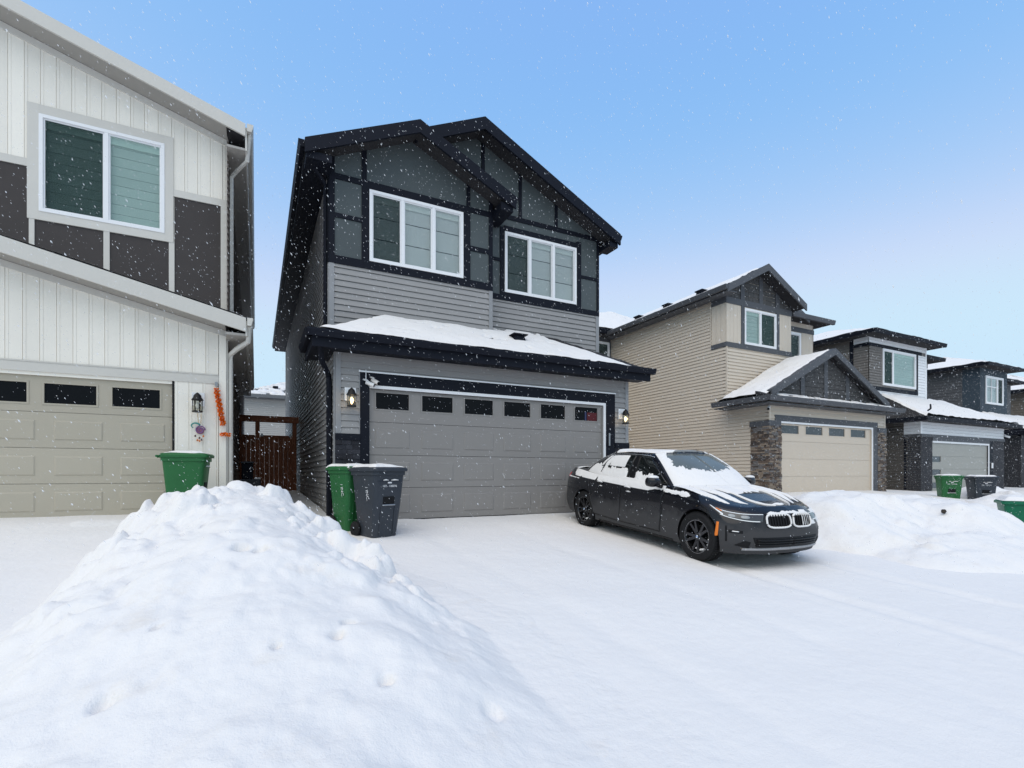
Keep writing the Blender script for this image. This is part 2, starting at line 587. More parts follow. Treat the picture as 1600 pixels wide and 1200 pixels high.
def bank_left():
    x = np.arange(-2.6, 3.0, 0.022)
    y = np.arange(0.9, 9.6, 0.03)
    X, Y = np.meshgrid(x, y)
    wob = 0.22 * (fbm(X * 0.9, Y * 0.9, 21, 3) - 0.5)
    top = np.interp(Y, [0.9, 2.0, 3.0, 4.2, 5.4, 6.4, 7.0, 7.8, 8.6, 9.6], [0.10, 0.33, 0.60, 0.90, 1.12, 1.29, 1.36, 1.12, 0.86, 0.62])
    xc = np.interp(Y, [1, 3, 5, 6.8, 8, 9.6], [0.20, 0.14, 0.0, -0.22, -0.35, -0.45])
    wl = np.interp(Y, [1, 3, 5, 7, 8.2, 9.6], [1.7, 1.75, 1.62, 1.38, 1.0, 0.6])
    wr = np.interp(Y, [1, 2.5, 3.6, 4.6, 5.6, 6.6, 8, 9.6], [1.15, 1.38, 1.50, 1.46, 1.32, 1.28, 1.25, 0.9])
    s = np.where(X < xc, (xc - X) / wl, (X - xc) / wr) + wob * 0.8 + 0.10 * (fbm(X * 2.6, Y * 2.6, 25, 3) - 0.5)
    prof = np.clip(1 - np.clip(s, 0, 1.4) ** 1.75, -0.25, 1)
    prof = np.where(X > xc, np.maximum(prof, 0.16 * np.clip(1.22 - s, -0.5, 1)), prof)
    G = ground_full(X, Y)
    H = (top - G + 0.02) * prof
    H = 0.5 * (H + np.sqrt(H * H + 0.0036)) - 0.012
    m = sstep(0.0, 0.25, H)
    H = H + m * (0.15 * (fbm(X * 1.1, Y * 1.1, 31, 3) - 0.5) + 0.035 * (fbm(X * 4, Y * 4, 41, 3) - 0.5) + 0.012 * (fbm(X * 14, Y * 14, 43, 3) - 0.5))
    up = sstep(3.6, 5.5, Y + 0.6 * X)
    H = H + m * (0.20 * lumps(X + 0.06 * fbm(X * 6, Y * 6, 3, 2), Y, 51, 0.42) * sstep(0.35, 0.75, s + 0.5 * up) * up
                 + 0.16 * lumps(X, Y + 0.05 * fbm(X * 9, Y * 9, 4, 2), 61, 0.20) * (0.08 + 0.92 * up) * sstep(0.5, 0.75, fbm(X * 1.1, Y * 1.1, 71, 2) + 0.18))
    rough = 0.15 + 0.85 * np.clip(up * sstep(0.40, 0.62, fbm(X * 1.3 + 4, Y * 1.3, 97, 3) + 0.10) + 0.6 * sstep(0.45, 0.7, s) * sstep(3.0, 4.2, Y), 0, 1)
    H = H + m * rough * (0.50 * clods(X, Y, 111, 0.38) + 0.50 * clods(X, Y, 131, 0.16) + 0.34 * clods(X, Y, 151, 0.075))
    # chunks standing on the right shoulder
    for (px, py, r, h) in [(1.02, 4.75, 0.20, 0.16), (0.85, 5.05, 0.24, 0.14), (1.22, 4.45, 0.15, 0.12), (0.70, 5.5, 0.18, 0.10), (-0.15, 6.85, 0.16, 0.07), (0.1, 6.9, 0.12, 0.06), (-0.95, 8.3, 0.14, 0.10), (-1.15, 8.6, 0.10, 0.08)]:
        d2 = ((X - px) ** 2 + (Y - py) ** 2) / r ** 2 + 0.35 * (fbm(X * 7, Y * 7, 81, 2) - 0.5)
        H = H + h * np.sqrt(np.clip(1 - d2, 0, 1)) * m
    H = H + m * dents(X, Y, [(-0.10, 4.35, 0.09, 0.07), (0.02, 4.30, 0.06, 0.05), (0.62, 5.15, 0.045, 0.08), (0.42, 5.7, 0.05, 0.10), (0.10, 3.0, 0.035, 0.04),
                             (0.42, 3.05, 0.05, 0.05), (0.50, 3.2, 0.05, 0.04), (-0.5, 3.45, 0.04, 0.035), (0.6, 2.6, 0.06, 0.04), (-0.75, 4.4, 0.07, 0.05), (-0.4, 5.3, 0.07, 0.05),
                             (0.95, 4.15, 0.09, 0.07), (0.3, 4.6, 0.1, 0.05), (1.1, 2.4, 0.1, 0.04), (-0.62, 2.9, 0.08, 0.04), (0.85, 4.55, 0.05, 0.06)])
    fade = sstep(-2.6, -2.2, X) * sstep(3.0, 2.7, X) * sstep(9.6, 9.2, Y) * sstep(0.9, 1.2, Y)
    Z = G + H * fade - 0.03 * (1 - sstep(0, 0.025, H)) - 0.08 * (1 - fade)
    return structure(height_mesh('snow_bank', X, Y, Z, SNOWB, keep=(Z > G - 0.03)))


def bank_right():
    x = np.arange(7.0, 24.6, 0.05)
    y = np.arange(1.8, 9.4, 0.05)
    X, Y = np.meshgrid(x, y)
    G = ground_full(X, Y)
    H = np.full_like(X, -0.3)
    for (cx, cy, wx, wy, top) in [(9.9, 5.7, 2.3, 2.1, 1.12), (9.2, 6.9, 1.5, 1.2, 1.05), (11.1, 4.7, 2.0, 1.6, 0.98), (12.0, 4.0, 1.0, 0.9, 0.66), (11.5, 6.0, 2.6, 1.7, 1.02), (10.6, 3.9, 2.6, 1.4, 0.60),
                                  (23.2, 8.4, 1.6, 1.0, 1.05), (20.4, 6.6, 1.8, 1.3, 0.80)]:
        s2 = ((X - cx) / wx) ** 2 + ((Y - cy) / wy) ** 2 + 0.5 * (fbm(X * 0.9, Y * 0.9, 91, 3) - 0.5)
        H = np.maximum(H, (top - ground_z(cx, cy)) * np.clip(1 - s2 ** 0.85 * 1.0, -0.4, 1)) if False else np.maximum(H, (top - float(ground_z(cx, cy))) * (1 - np.clip(s2, 0, 3) ** 0.9))
    m = sstep(0.0, 0.2, H)
    H = H + m * (0.22 * (fbm(X * 1.2, Y * 1.2, 33, 4) - 0.5) + 0.05 * (fbm(X * 4, Y * 4, 43, 3) - 0.5) + 0.14 * lumps(X, Y, 53, 0.4) * sstep(0.45, 0.65, fbm(X * 0.8, Y * 0.8, 73, 2)))
    H = H + m * (0.25 + 0.75 * sstep(0.42, 0.6, fbm(X * 0.9, Y * 0.9, 99, 3))) * (0.34 * clods(X, Y, 113, 0.45) + 0.32 * clods(X, Y, 133, 0.2))
    fade = sstep(7.0, 7.4, X) * sstep(24.6, 24.0, X) * sstep(9.4, 9.0, Y) * sstep(1.8, 2.2, Y)
    Z = G + H * fade - 0.05 * (1 - sstep(0, 0.06, H)) - 0.08 * (1 - fade)
    return structure(height_mesh('snow_bank', X, Y, Z, SNOWB, keep=(Z > G - 0.03)))


bank_left()
bank_right()
box_bits = [(10.35, 4.15, 0.045), (11.5, 4.3, 0.03), (9.2, 4.9, 0.025)]


# ------------------------------------------------------------------ walls
def clip_poly(poly, axis, val, keep_greater):
    out = []
    n = len(poly)
    for i in range(n):
        a, b = poly[i], poly[(i + 1) % n]
        ia = (a[axis] >= val) if keep_greater else (a[axis] <= val)
        ib = (b[axis] >= val) if keep_greater else (b[axis] <= val)
        if ia:
            out.append(a)
        if ia != ib:
            t = (val - a[axis]) / (b[axis] - a[axis])
            out.append((a[0] + (b[0] - a[0]) * t, a[1] + (b[1] - a[1]) * t))
    return out


def clip_rect(poly, u0, u1, z0, z1):
    for ax, v, g in ((0, u0, True), (0, u1, False), (1, z0, True), (1, z1, False)):
        poly = clip_poly(poly, ax, v, g)
        if len(poly) < 3:
            return []
    us = [p[0] for p in poly]
    zs = [p[1] for p in poly]
    if max(us) - min(us) < 1e-4 or max(zs) - min(zs) < 1e-4:
        return []
    return poly


def cut(poly, u0, u1, z0, z1, holes):
    """pieces of poly inside a strip, with rectangular holes left out"""
    hs = [h for h in holes if h[0] < u1 and h[1] > u0 and h[2] < z1 and h[3] > z0]
    if not hs:
        p = clip_rect(poly, u0, u1, z0, z1)
        return [p] if p else []
    us = sorted({u0, u1} | {min(max(h[0], u0), u1) for h in hs} | {min(max(h[1], u0), u1) for h in hs})
    out = []
    for a, b in zip(us[:-1], us[1:]):
        if b - a < 1e-5:
            continue
        mid = (a + b) / 2
        zz = [(z0, z1)]
        for h in hs:
            if h[0] < mid < h[1]:
                nz = []
                for (p, q) in zz:
                    if h[2] > p:
                        nz.append((p, min(q, h[2])))
                    if h[3] < q:
                        nz.append((max(p, h[3]), q))
                zz = [(p, q) for p, q in nz if q - p > 1e-4]
        for (p, q) in zz:
            c = clip_rect(poly, a, b, p, q)
            if c:
                out.append(c)
    return out


class Wall:
    """a vertical wall plane; face 'front' looks to -Y, 'left' to -X, 'right' to +X"""

    def __init__(self, face, pos):
        self.face, self.pos = face, pos

    def pt(self, u, z, d):
        if self.face == 'front':
            return (u, self.pos - d, z)
        if self.face == 'left':
            return (self.pos - d, u, z)
        return (self.pos + d, u, z)

    def piece(self, mb, poly, d0, d1):
        mb.prism([self.pt(u, z, d0) for u, z in poly], [self.pt(u, z, d1) for u, z in poly])

    def backing(self, parent, poly, holes, m, name='wall', thick=0.12):
        mb = MB()
        us = [p[0] for p in poly]
        zs = [p[1] for p in poly]
        for c in cut(poly, min(us), max(us), min(zs), max(zs), holes):
            self.piece(mb, c, -thick, 0.0)
        return mb.build(name, m, parent)

    def lap(self, parent, poly, holes, m, h=0.114, proud=0.024, single=True, name='siding_board', z_off=0.0, slot=0.010):
        if not single:
            slot, proud = (0.008, 0.022) if m is M_CWHITE else (0.020, max(proud, 0.030))
        us = [p[0] for p in poly]
        zs = [p[1] for p in poly]
        u0, u1, z0, z1 = min(us), max(us), min(zs), max(zs)
        z = z0 - z_off
        big = MB()
        while z < z1:
            for c in cut(poly, u0, u1, max(z, z0), min(z + h - slot, z1), holes):
                mb = MB() if single else big
                jit = random.uniform(-0.0015, 0.0015)
                back = [self.pt(u, q, 0.001) for u, q in c]
                front = [self.pt(u, q, 0.003 + jit + (proud - 0.003) * (1 - (q - z) / h)) for u, q in c]
                mb.prism(back, front)
                if single:
                    mb.build(name, m, parent)
            z += h
        if not single:
            big.build('lap_siding', m, parent, stuff=True)

    def vertical(self, parent, poly, holes, m, w=0.195, single=True, start=None, name='board', groove=0.007, proud=0.014):
        us = [p[0] for p in poly]
        zs = [p[1] for p in poly]
        u = min(us) if start is None else start
        big = MB()
        while u < max(us):
            a, b = max(u, min(us)), min(u + w, max(us))
            mb = MB() if single else big
            n = 0
            for c in cut(poly, a + groove / 2, b - groove / 2, min(zs), max(zs), holes):
                self.piece(mb, c, 0.001, proud + random.uniform(-0.001, 0.001))
                n += 1
            if single:
                # narrow raised batten along the edge of each board
                for c in cut(poly, a + groove / 2, min(a + groove / 2 + 0.035, b - groove / 2), min(zs), max(zs), holes):
                    self.piece(mb, c, proud, proud + 0.005)
                if n:
                    mb.build(name, m, parent)
            u += w
        if not single:
            big.build('vertical_siding', m, parent, stuff=True)

    def trim(self, parent, u0, u1, z0, z1, m, d=0.03, name='trim_board', d0=0.0):
        mb = MB()
        self.piece(mb, [(u0, z0), (u1, z0), (u1, z1), (u0, z1)], d0, d)
        return mb.build(name, m, parent)

    def trim_poly(self, parent, poly, m, d=0.03, d0=0.0, name='trim_board'):
        mb = MB()
        self.piece(mb, poly, d0, d)
        return mb.build(name, m, parent)

    def window(self, parent, u0, u1, z0, z1, lites, frame_m=None, fw=0.055, glass=None, bands=3, bars=None):
        """lites: (fraction0, fraction1, kind); kind 'blind', 'screen' or 'dark'"""
        frame_m = frame_m or M_WHITE
        glass = glass or PANE
        mb = MB()
        P = lambda a, b, c, d_, e, f: self.piece(mb, [(a, c), (b, c), (b, d_), (a, d_)], e, f)
        P(u0, u1, z0, z0 + fw, -0.10, 0.045)
        P(u0, u1, z1 - fw, z1, -0.10, 0.045)
        P(u0, u0 + fw, z0 + fw, z1 - fw, -0.10, 0.045)
        P(u1 - fw, u1, z0 + fw, z1 - fw, -0.10, 0.045)
        cuts = [l[1] for l in lites[:-1]]
        for f in cuts:
            x = u0 + (u1 - u0) * f
            P(x - fw * 0.55, x + fw * 0.55, z0 + fw, z1 - fw, -0.05, 0.040)
        win = mb.build('window', frame_m, parent)
        rec = MB()
        Q = [(u0, z0), (u1, z0), (u1, z1), (u0, z1)]
        b0 = [self.pt(u, z, -0.101) for u, z in Q]
        b1 = [self.pt(u, z, -0.6) for u, z in Q]
        rec.add(b0 + b1, [(4, 5, 6, 7), (0, 1, 5, 4), (1, 2, 6, 5), (2, 3, 7, 6), (3, 0, 4, 7)])
        rec.build('room_recess', M_ROOM, win)
        for (f0, f1, kind) in lites:
            a = u0 + (u1 - u0) * f0 + fw * (1.0 if f0 == 0 else 0.55)
            b = u0 + (u1 - u0) * f1 - fw * (1.0 if f1 == 1 else 0.55)
            c, d = z0 + fw, z1 - fw
            pm = MB()
            self.piece(pm, [(a, c), (b, c), (b, d), (a, d)], 0.004, 0.010)
            pm.build('pane', glass, win)
            # sash rim inside the frame
            sm = MB()
            rw = 0.022
            for (p, q, r_, s_) in ((a, b, c, c + rw), (a, b, d - rw, d), (a, a + rw, c + rw, d - rw), (b - rw, b, c + rw, d - rw)):
                self.piece(sm, [(p, r_), (q, r_), (q, s_), (p, s_)], -0.03, 0.018)
            sm.build('sash', frame_m, win)
            if kind == 'screen':
                sc = MB()
                self.piece(sc, [(a + rw, c + rw), (b - rw, c + rw), (b - rw, d - rw), (a + rw, d - rw)], 0.013, 0.015)
                sc.build('insect_screen', SCREEN, win)
            if kind in ('blind', 'screen'):
                hd_ = MB()
                self.piece(hd_, [(a, d - 0.13), (b, d - 0.13), (b, d), (a, d)], -0.053, -0.030)
                hd_.build('blind_header', M_HEAD, win)
                k = bands
                hh = (d - c) / k
                gp = 0.018 if k < 5 else 0.006
                for i in range(k):
                    bm_ = MB()
                    self.piece(bm_, [(a, c + i * hh + gp), (b, c + i * hh + gp), (b, c + (i + 1) * hh), (a, c + (i + 1) * hh)], -0.062, -0.055)
                    bm_.build('blind_slat', M_BLIND, win)
                    ln = MB()
                    self.piece(ln, [(a, c + i * hh - 0.01), (b, c + i * hh - 0.01), (b, c + i * hh + 0.03), (a, c + i * hh + 0.03)], -0.085, -0.080)
                    ln.build('blind_slat', M_BLINDD, win)
        if bars:
            gm = MB()
            a0, a1 = u0 + (u1 - u0) * bars[0], u0 + (u1 - u0) * bars[1]
            for f in bars[2]:
                x = a0 + (a1 - a0) * f
                self.piece(gm, [(x - 0.025, z0 + fw), (x + 0.025, z0 + fw), (x + 0.025, z1 - fw), (x - 0.025, z1 - fw)], 0.011, 0.03)
            for f in bars[3]:
                zz = z0 + (z1 - z0) * f
                self.piece(gm, [(a0, zz - 0.025), (a1, zz - 0.025), (a1, zz + 0.025), (a0, zz + 0.025)], 0.011, 0.032)
            gm.build('glazing_bar', frame_m, win)
        return win

    def garage_door(self, parent, u0, u1, z0, z1, m, n_sec=4, cols=6, lites=(), emboss=True, d=-0.06, lite_m=None):
        """a sectional door set back in its opening: sections with pressed panels, lites in the top section or a column"""
        mb = MB()
        self.piece(mb, [(u0, z0 - 0.1), (u1, z0 - 0.1), (u1, z1), (u0, z1)], d - 0.05, d - 0.002)
        door = mb.build('garage_door', M_NAVY if m is M_GDOOR else m, parent)
        hs = (z1 - z0) / n_sec
        for i in range(n_sec):
            a, b = z0 + i * hs + 0.003, z0 + (i + 1) * hs - 0.004
            s = MB()
            lt = [l for l in lites if l[2] >= a - 0.05 and l[3] <= b + 0.05]
            for c in cut([(u0, a), (u1, a), (u1, b), (u0, b)], u0, u1, a, b, lt):
                self.piece(s, c, d, d + 0.02)
            if emboss and not (i == n_sec - 1 and lt):
                w = (u1 - u0) / cols
                for k in range(cols):
                    p, q = u0 + k * w + 0.11, u0 + (k + 1) * w - 0.11
                    r_, t_ = a + 0.12, b - 0.12
                    # pressed rectangle: a raised field inside a shallow moat
                    o4 = [(p, r_), (q, r_), (q, t_), (p, t_)]
                    i4 = [(p + 0.018, r_ + 0.018), (q - 0.018, r_ + 0.018), (q - 0.018, t_ - 0.018), (p + 0.018, t_ - 0.018)]
                    A = [self.pt(u, z, d + 0.0205) for u, z in o4]
                    B = [self.pt(u, z, d + 0.031) for u, z in i4]
                    s.add(A + B, [(0, 1, 5, 4), (1, 2, 6, 5), (2, 3, 7, 6), (3, 0, 4, 7), (4, 5, 6, 7)])
            s.build('door_section', m, door)
        for (a, b, c, e) in lites:
            f = MB()
            rw = 0.025
            for (p, q, r_, s_) in ((a, b, c, c + rw), (a, b, e - rw, e), (a, a + rw, c + rw, e - rw), (b - rw, b, c + rw, e - rw)):
                self.piece(f, [(p, r_), (q, r_), (q, s_), (p, s_)], d - 0.01, d + 0.028)
            f.build('lite_frame', m, door)
            g = MB()
            self.piece(g, [(a + rw, c + rw), (b - rw, c + rw), (b - rw, e - rw), (a + rw, e - rw)], d - 0.01, d + 0.004)
            g.build('lite', lite_m or M_LITE, door)
        return door

    def stones(self, parent, u0, u1, z0, z1, m_list, rows, wmin, wmax, proud=(0.02, 0.045), gap=0.004, name='ledge_stone', single=False):
        hs = (z1 - z0) / rows
        mbs = [MB() for _ in m_list]
        for i in range(rows):
            u = u0
            while u < u1 - 0.01:
                w = random.uniform(wmin, wmax)
                b = min(u + w, u1)
                if u1 - b < wmin * 0.5:
                    b = u1
                d = random.uniform(*proud)
                zz = z0 + i * hs
                k = random.randrange(len(m_list))
                if single:
                    mb = MB()
                else:
                    mb = mbs[k]
                self.piece(mb, [(u + gap / 2, zz + gap / 2), (b - gap / 2, zz + gap / 2), (b - gap / 2, zz + hs - gap / 2), (u + gap / 2, zz + hs - gap / 2)], 0.0, d)
                if single:
                    mb.build(name, m_list[k], parent)
                u = b
        if not single:
            for mb, m in zip(mbs, m_list):
                if mb.v:
                    mb.build('stone_veneer', m, parent, stuff=True)


def rect(u0, u1, z0, z1):
    return [(u0, z0), (u1, z0), (u1, z1), (u0, z1)]


def snow_sheet(name, parent, A, B, C, D, thick=0.07, n=60, m=24, seed=1, holes=0.0, edge=0.5, lip=0.0):
    """snow lying on the roof quad A-B (eave) to D-C (ridge side); ragged toward its edges, bare where the cover is thin"""
    A, B, C, D = (np.array(p, float) for p in (A, B, C, D))
    u = np.linspace(0, 1, n)
    v = np.linspace(0, 1, m)
    U, V = np.meshgrid(u, v)
    P = (A * (1 - U)[..., None] + B * U[..., None]) * (1 - V)[..., None] + (D * (1 - U)[..., None] + C * U[..., None]) * V[..., None]
    L = np.linalg.norm(B - A)
    W = np.linalg.norm(D - A)
    de = np.minimum(np.minimum(U * L, (1 - U) * L), np.minimum(V * W + lip, (1 - V) * W + 0.12))
    nz = fbm(P[..., 0] * 2.2, P[..., 1] * 2.2 + P[..., 2], seed, 4)
    T = thick * (0.55 + 0.9 * nz) * sstep(-0.02, edge * 0.35, de + 0.12 * (fbm(P[..., 0] * 6, P[..., 1] * 6, seed + 4, 2) - 0.5))
    if holes > 0:
        T = T - thick * 2.2 * sstep(1 - holes, 1 - holes + 0.18, fbm(P[..., 0] * 3.5, P[..., 1] * 7, seed + 8, 3))
    P[..., 2] += T - 0.012
    o = height_mesh(name, P[..., 0], P[..., 1], P[..., 2], SNOWR, keep=(T > 0.004))
    o.parent = parent
    return o


def gutter(parent, p0, p1, m, out=(0, -1, 0), name='gutter', w=0.11, h=0.12):
    p0, p1, o = Vector(p0), Vector(p1), Vector(out)
    ring = lambda p: [p, p + o * w * 0.75 + Vector((0, 0, -h * 0.1)) * 0, p + o * w, p + o * w + Vector((0, 0, -0.03)), p + o * w * 0.7 + Vector((0, 0, -h)), p + Vector((0, 0, -h))]
    return MB().prism([tuple(q) for q in ring(p0)], [tuple(q) for q in ring(p1)]).build(name, m, parent)


def downspout(parent, pts, m, r=0.04):
    return MB().tube(pts, r, 6).build('downspout', m, parent)


def wall_lamp(label, x, y, z, lit=True, plate_m=None, group=None):
    """coach lamp on a white block, its face towards -Y; z is the top of the block"""
    t = thing('wall_lamp', label, 'lamp', (x, y, z), 0, group or 'coach lamps beside the garage doors')
    o = box('mounting_block', plate_m or M_WHITE, t, -0.095, 0.095, -0.028, 0, -0.23, 0, 0.008)
    MB().tube([(0, -0.028, -0.11), (0, -0.10, -0.07), (0, -0.145, -0.045), (0, -0.15, -0.09)], 0.012, 8).build('arm', M_LAMPB, t, True)
    c = (0, -0.15, 0)
    MB().lathe([(0.001, -0.015), (0.022, -0.03), (0.055, -0.065), (0.062, -0.10), (0.085, -0.135), (0.088, -0.150), (0.001, -0.150)], 16, 'z', c).build('cap', M_LAMPB, t, True)
    cage = MB()
    for k in range(6):
        a = k * math.pi / 3
        cage.tube([(0.07 * math.cos(a), -0.15 + 0.07 * math.sin(a), -0.15), (0.064 * math.cos(a), -0.15 + 0.064 * math.sin(a), -0.325)], 0.006, 4)
    cage.lathe([(0.001, -0.345), (0.078, -0.345), (0.078, -0.322), (0.001, -0.322)], 16, 'z', c)
    cage.build('cage', M_LAMPB, t)
    MB().lathe([(0.060, -0.152), (0.056, -0.322)], 16, 'z', c).build('lamp_glass', LAMPGLASS, t, True)
    MB().lathe([(0.001, -0.18), (0.024, -0.20), (0.033, -0.235), (0.024, -0.27), (0.012, -0.29), (0.001, -0.30)], 12, 'z', c).build('bulb', M_BULB if lit else M_WHITE, t, True)
    if lit:
        ld = bpy.data.lights.new('bulb_light', 'POINT')
        ld.energy = 0.8
        ld.color = (1.0, 0.72, 0.4)
        ld.shadow_soft_size = 0.03
        lo = bpy.data.objects.new('bulb_light', ld)
        COL.objects.link(lo)
        lo.parent = t
        lo.location = (0, -0.235, -0.24)
    return t


# ================================================================== HOUSE WITH THE GREY GARAGE (middle)
def house_main():
    H = thing('house', 'two storey house with grey siding, navy black gables and a grey double garage door', 'house', group='houses along the street')
    H.location = (0, 0, 0)
    gz = 0.66
    GF, BF, RF, LW, RW = Wall('front', 9.1), Wall('front', 9.87), Wall('front', 10.22), Wall('left', 1.21), Wall('right', 7.56)
    # --- garage front
    poly = rect(1.21, 7.56, 0.2, 3.72)
    hole = (1.78, 6.86, 0.2, 3.05)
    wg = GF.backing(H, poly, [hole], M_GREY)
    GF.lap(wg, rect(1.30, 7.47, 2.19, 3.72), [(1.62, 7.17, 2.0, 3.30)], M_GREY)
    GF.trim(H, 1.212, 1.30, 2.19, 3.70, M_GREYD, 0.024, 'corner_board')
    GF.trim(H, 7.47, 7.558, 2.19, 3.70, M_GREYD, 0.024, 'corner_board')
    GF.trim(H, 1.62, 7.17, 3.06, 3.275, M_NAVY, 0.030)
    GF.trim(H, 1.62, 1.78, 0.4, 3.06, M_NAVY, 0.030)
    GF.trim(H, 6.92, 7.17, 0.4, 3.06, M_NAVY, 0.030)
    GF.trim(H, 1.60, 7.19, 3.275, 3.300, M_WHITE, 0.040, 'drip_cap')
    GF.trim(H, 1.78, 6.92, 3.005, 3.06, M_WHITE, 0.026, 'door_stop')
    GF.trim(H, 6.86, 6.92, 0.5, 3.005, M_WHITE, 0.026, 'door_stop')
    GF.trim(H, 1.600, 1.62, 2.19, 3.275, M_GREYD, 0.020, 'channel')
    GF.trim(H, 1.205, 1.62, 2.08, 2.19, M_NAVY, 0.05, 'stone_cap')
    GF.trim(H, 7.17, 7.565, 2.08, 2.19, M_NAVY, 0.05, 'stone_cap')
    st = [M_BLACKSTONE, mat('black_stone_b', (0.034, 0.035, 0.043), 0.7, 0.5, 18, bump=0.4, bscale=30), mat('black_stone_c', (0.018, 0.018, 0.023), 0.7, 0.5, 18)]
    GF.stones(wg, 1.205, 1.62, 0.45, 2.08, st, 20, 0.10, 0.26)
    GF.stones(wg, 7.17, 7.565, 0.45, 2.08, st, 20, 0.10, 0.26)
    w6 = (6.86 - 1.78) / 6
    lites = [(1.78 + i * w6 + 0.10, 1.78 + (i + 1) * w6 - 0.10, 2.63, 2.97) for i in range(6)]
    gd = GF.garage_door(H, 1.78, 6.86, gz, 3.005, M_GDOOR, 4, 6, lites)
    # red print behind the last lite
    a = lites[-1]
    rp = MB()
    GF.piece(rp, rect(a[0] + 0.36, a[1] - 0.03, 2.66, 2.84), -0.056, -0.054)
    rp.build('sticker', M_RED, gd)
    rp = MB()
    GF.piece(rp, rect(a[0] + 0.30, a[0] + 0.34, 2.66, 2.85), -0.056, -0.0545)
    rp.build('sticker', mat('blue_print', (0.04, 0.045, 0.11), 0.5, 0), gd)
    GF.trim(H, 1.78, 6.86, gz - 0.03, gz + 0.012, M_RUBBER, -0.03, 'door_seal', -0.07)
    GF.trim(H, 6.985, 7.02, 2.12, 2.40, M_METAL, 0.055, 'keypad', 0.030)
    # --- bay upper front
    bay_top = lambda x: 7.27 + 0.46 * (x - 0.77) if x < 2.79 else 8.20 - 0.46 * (x - 2.79)
    bp = [(1.21, 4.1), (4.51, 4.1), (4.51, bay_top(4.51)), (2.79, bay_top(2.79)), (1.21, bay_top(1.21))]
    wh = (1.93, 3.84, 5.555, 6.92)
    wb = BF.backing(H, bp, [wh], M_TEAL)
    BF.lap(wb, rect(1.29, 4.43, 4.2, 5.40), [], M_GREY)
    BF.trim(H, 1.205, 1.29, 4.1, 5.40, M_GREYD, 0.026, 'corner_board')
    BF.trim(H, 4.43, 4.515, 4.1, 5.40, M_GREYD, 0.026, 'corner_board')
    T = M_NAVY
    BF.trim(H, 1.205, 4.515, 5.40, 5.55, T, 0.034)                      # band below
    BF.trim(H, 1.205, 1.30, 5.55, 7.36, T, 0.032)
    BF.trim(H, 4.43, 4.515, 5.55, 7.32, T, 0.032)
    BF.trim(H, 1.79, 1.925, 5.55, 6.97, T, 0.033)
    BF.trim(H, 3.845, 4.0, 5.55, 6.97, T, 0.033)
    BF.trim(H, 1.30, 4.43, 6.97, 7.075, T, 0.031)                       # over the window
    BF.trim(H, 1.925, 3.845, 6.92, 6.97, T, 0.0305)
    BF.trim_poly(H, [(1.79, 7.075), (1.88, 7.075), (1.88, bay_top(1.88) - 0.02), (1.79, bay_top(1.79) - 0.02)], T, 0.032)
    BF.trim_poly(H, [(3.92, 7.075), (4.0, 7.075), (4.0, bay_top(4.0) - 0.02), (3.92, bay_top(3.92) - 0.02)], T, 0.032)
    BF.trim(H, 1.30, 1.79, 6.26, 6.34, T, 0.031)
    BF.trim(H, 4.0, 4.43, 6.17, 6.27, T, 0.031)
    for (a0, a1, z0, z1) in [(1.30, 1.79, 5.55, 6.26), (1.30, 1.79, 6.34, 6.97), (4.0, 4.43, 5.55, 6.17), (4.0, 4.43, 6.27, 6.97), (1.30, 1.79, 7.075, 9), (1.88, 3.92, 7.075, 9), (4.0, 4.43, 7.075, 9)]:
        for c in cut(bp, a0 + 0.002, a1 - 0.002, z0 + 0.002, z1 - 0.002, []):
            BF.trim_poly(wb, c, M_TEAL, 0.010, 0.0005, 'smooth_panel')
    BF.window(H, *wh, [(0, 0.335, 'screen'), (0.335, 0.665, 'blind'), (0.665, 1, 'blind')])
    # side return of the bay
    SR = Wall('right', 4.51)
    SR.backing(H, rect(9.87, 10.22, 4.1, 7.3), [], M_TEAL, 'wall', 0.1)
    SR.trim(H, 9.872, 10.20, 5.40, 5.55, T, 0.02)
    # --- right part of the upper front
    mt = lambda x: 7.27 + 0.48 * (x - 0.76) if x < 4.29 else 8.96 - 0.48 * (x - 4.29)
    rp_ = [(4.40, 4.1), (7.56, 4.1), (7.56, mt(7.56)), (4.40, mt(4.40))]
    rp2 = [(2.3, 7.3), (4.40, 7.3), (4.40, mt(4.40)), (4.29, mt(4.29)), (2.3, mt(2.3))]
    wh2 = (4.97, 6.89, 5.57, 6.93)
    wr = RF.backing(H, rp_, [wh2], M_TEAL)
    RF.backing(H, rp2, [], M_TEAL)
    RF.lap(wr, rect(4.52, 7.47, 4.25, 5.38), [], M_GREY, z_off=0.05)
    RF.trim(H, 7.47, 7.565, 4.2, 5.38, M_GREYD, 0.026, 'corner_board')
    RF.trim(H, 4.512, 7.565, 5.38, 5.50, T, 0.034)
    RF.trim(H, 7.50, 7.565, 5.50, 7.30, T, 0.032)
    RF.trim(H, 4.86, 4.965, 5.50, 7.02, T, 0.033)
    RF.trim(H, 6.895, 7.03, 5.50, 7.10, T, 0.033)
    RF.trim(H, 4.965, 6.895, 6.93, 7.06, T, 0.0315)
    RF.trim(H, 4.965, 6.895, 5.50, 5.57, T, 0.0315)
    RF.trim(H, 4.512, 7.50, 7.22, 7.32, T, 0.031)
    RF.trim(H, 7.03, 7.50, 6.24, 6.31, T, 0.031)
    RF.trim(H, 4.54, 4.86, 6.24, 6.31, T, 0.031)
    for x in (4.41, 5.33, 6.29):
        RF.trim_poly(H, [(x, 7.32), (x + 0.075, 7.32), (x + 0.075, mt(x + 0.075) - 0.02), (x, mt(x) - 0.02)], T, 0.032)
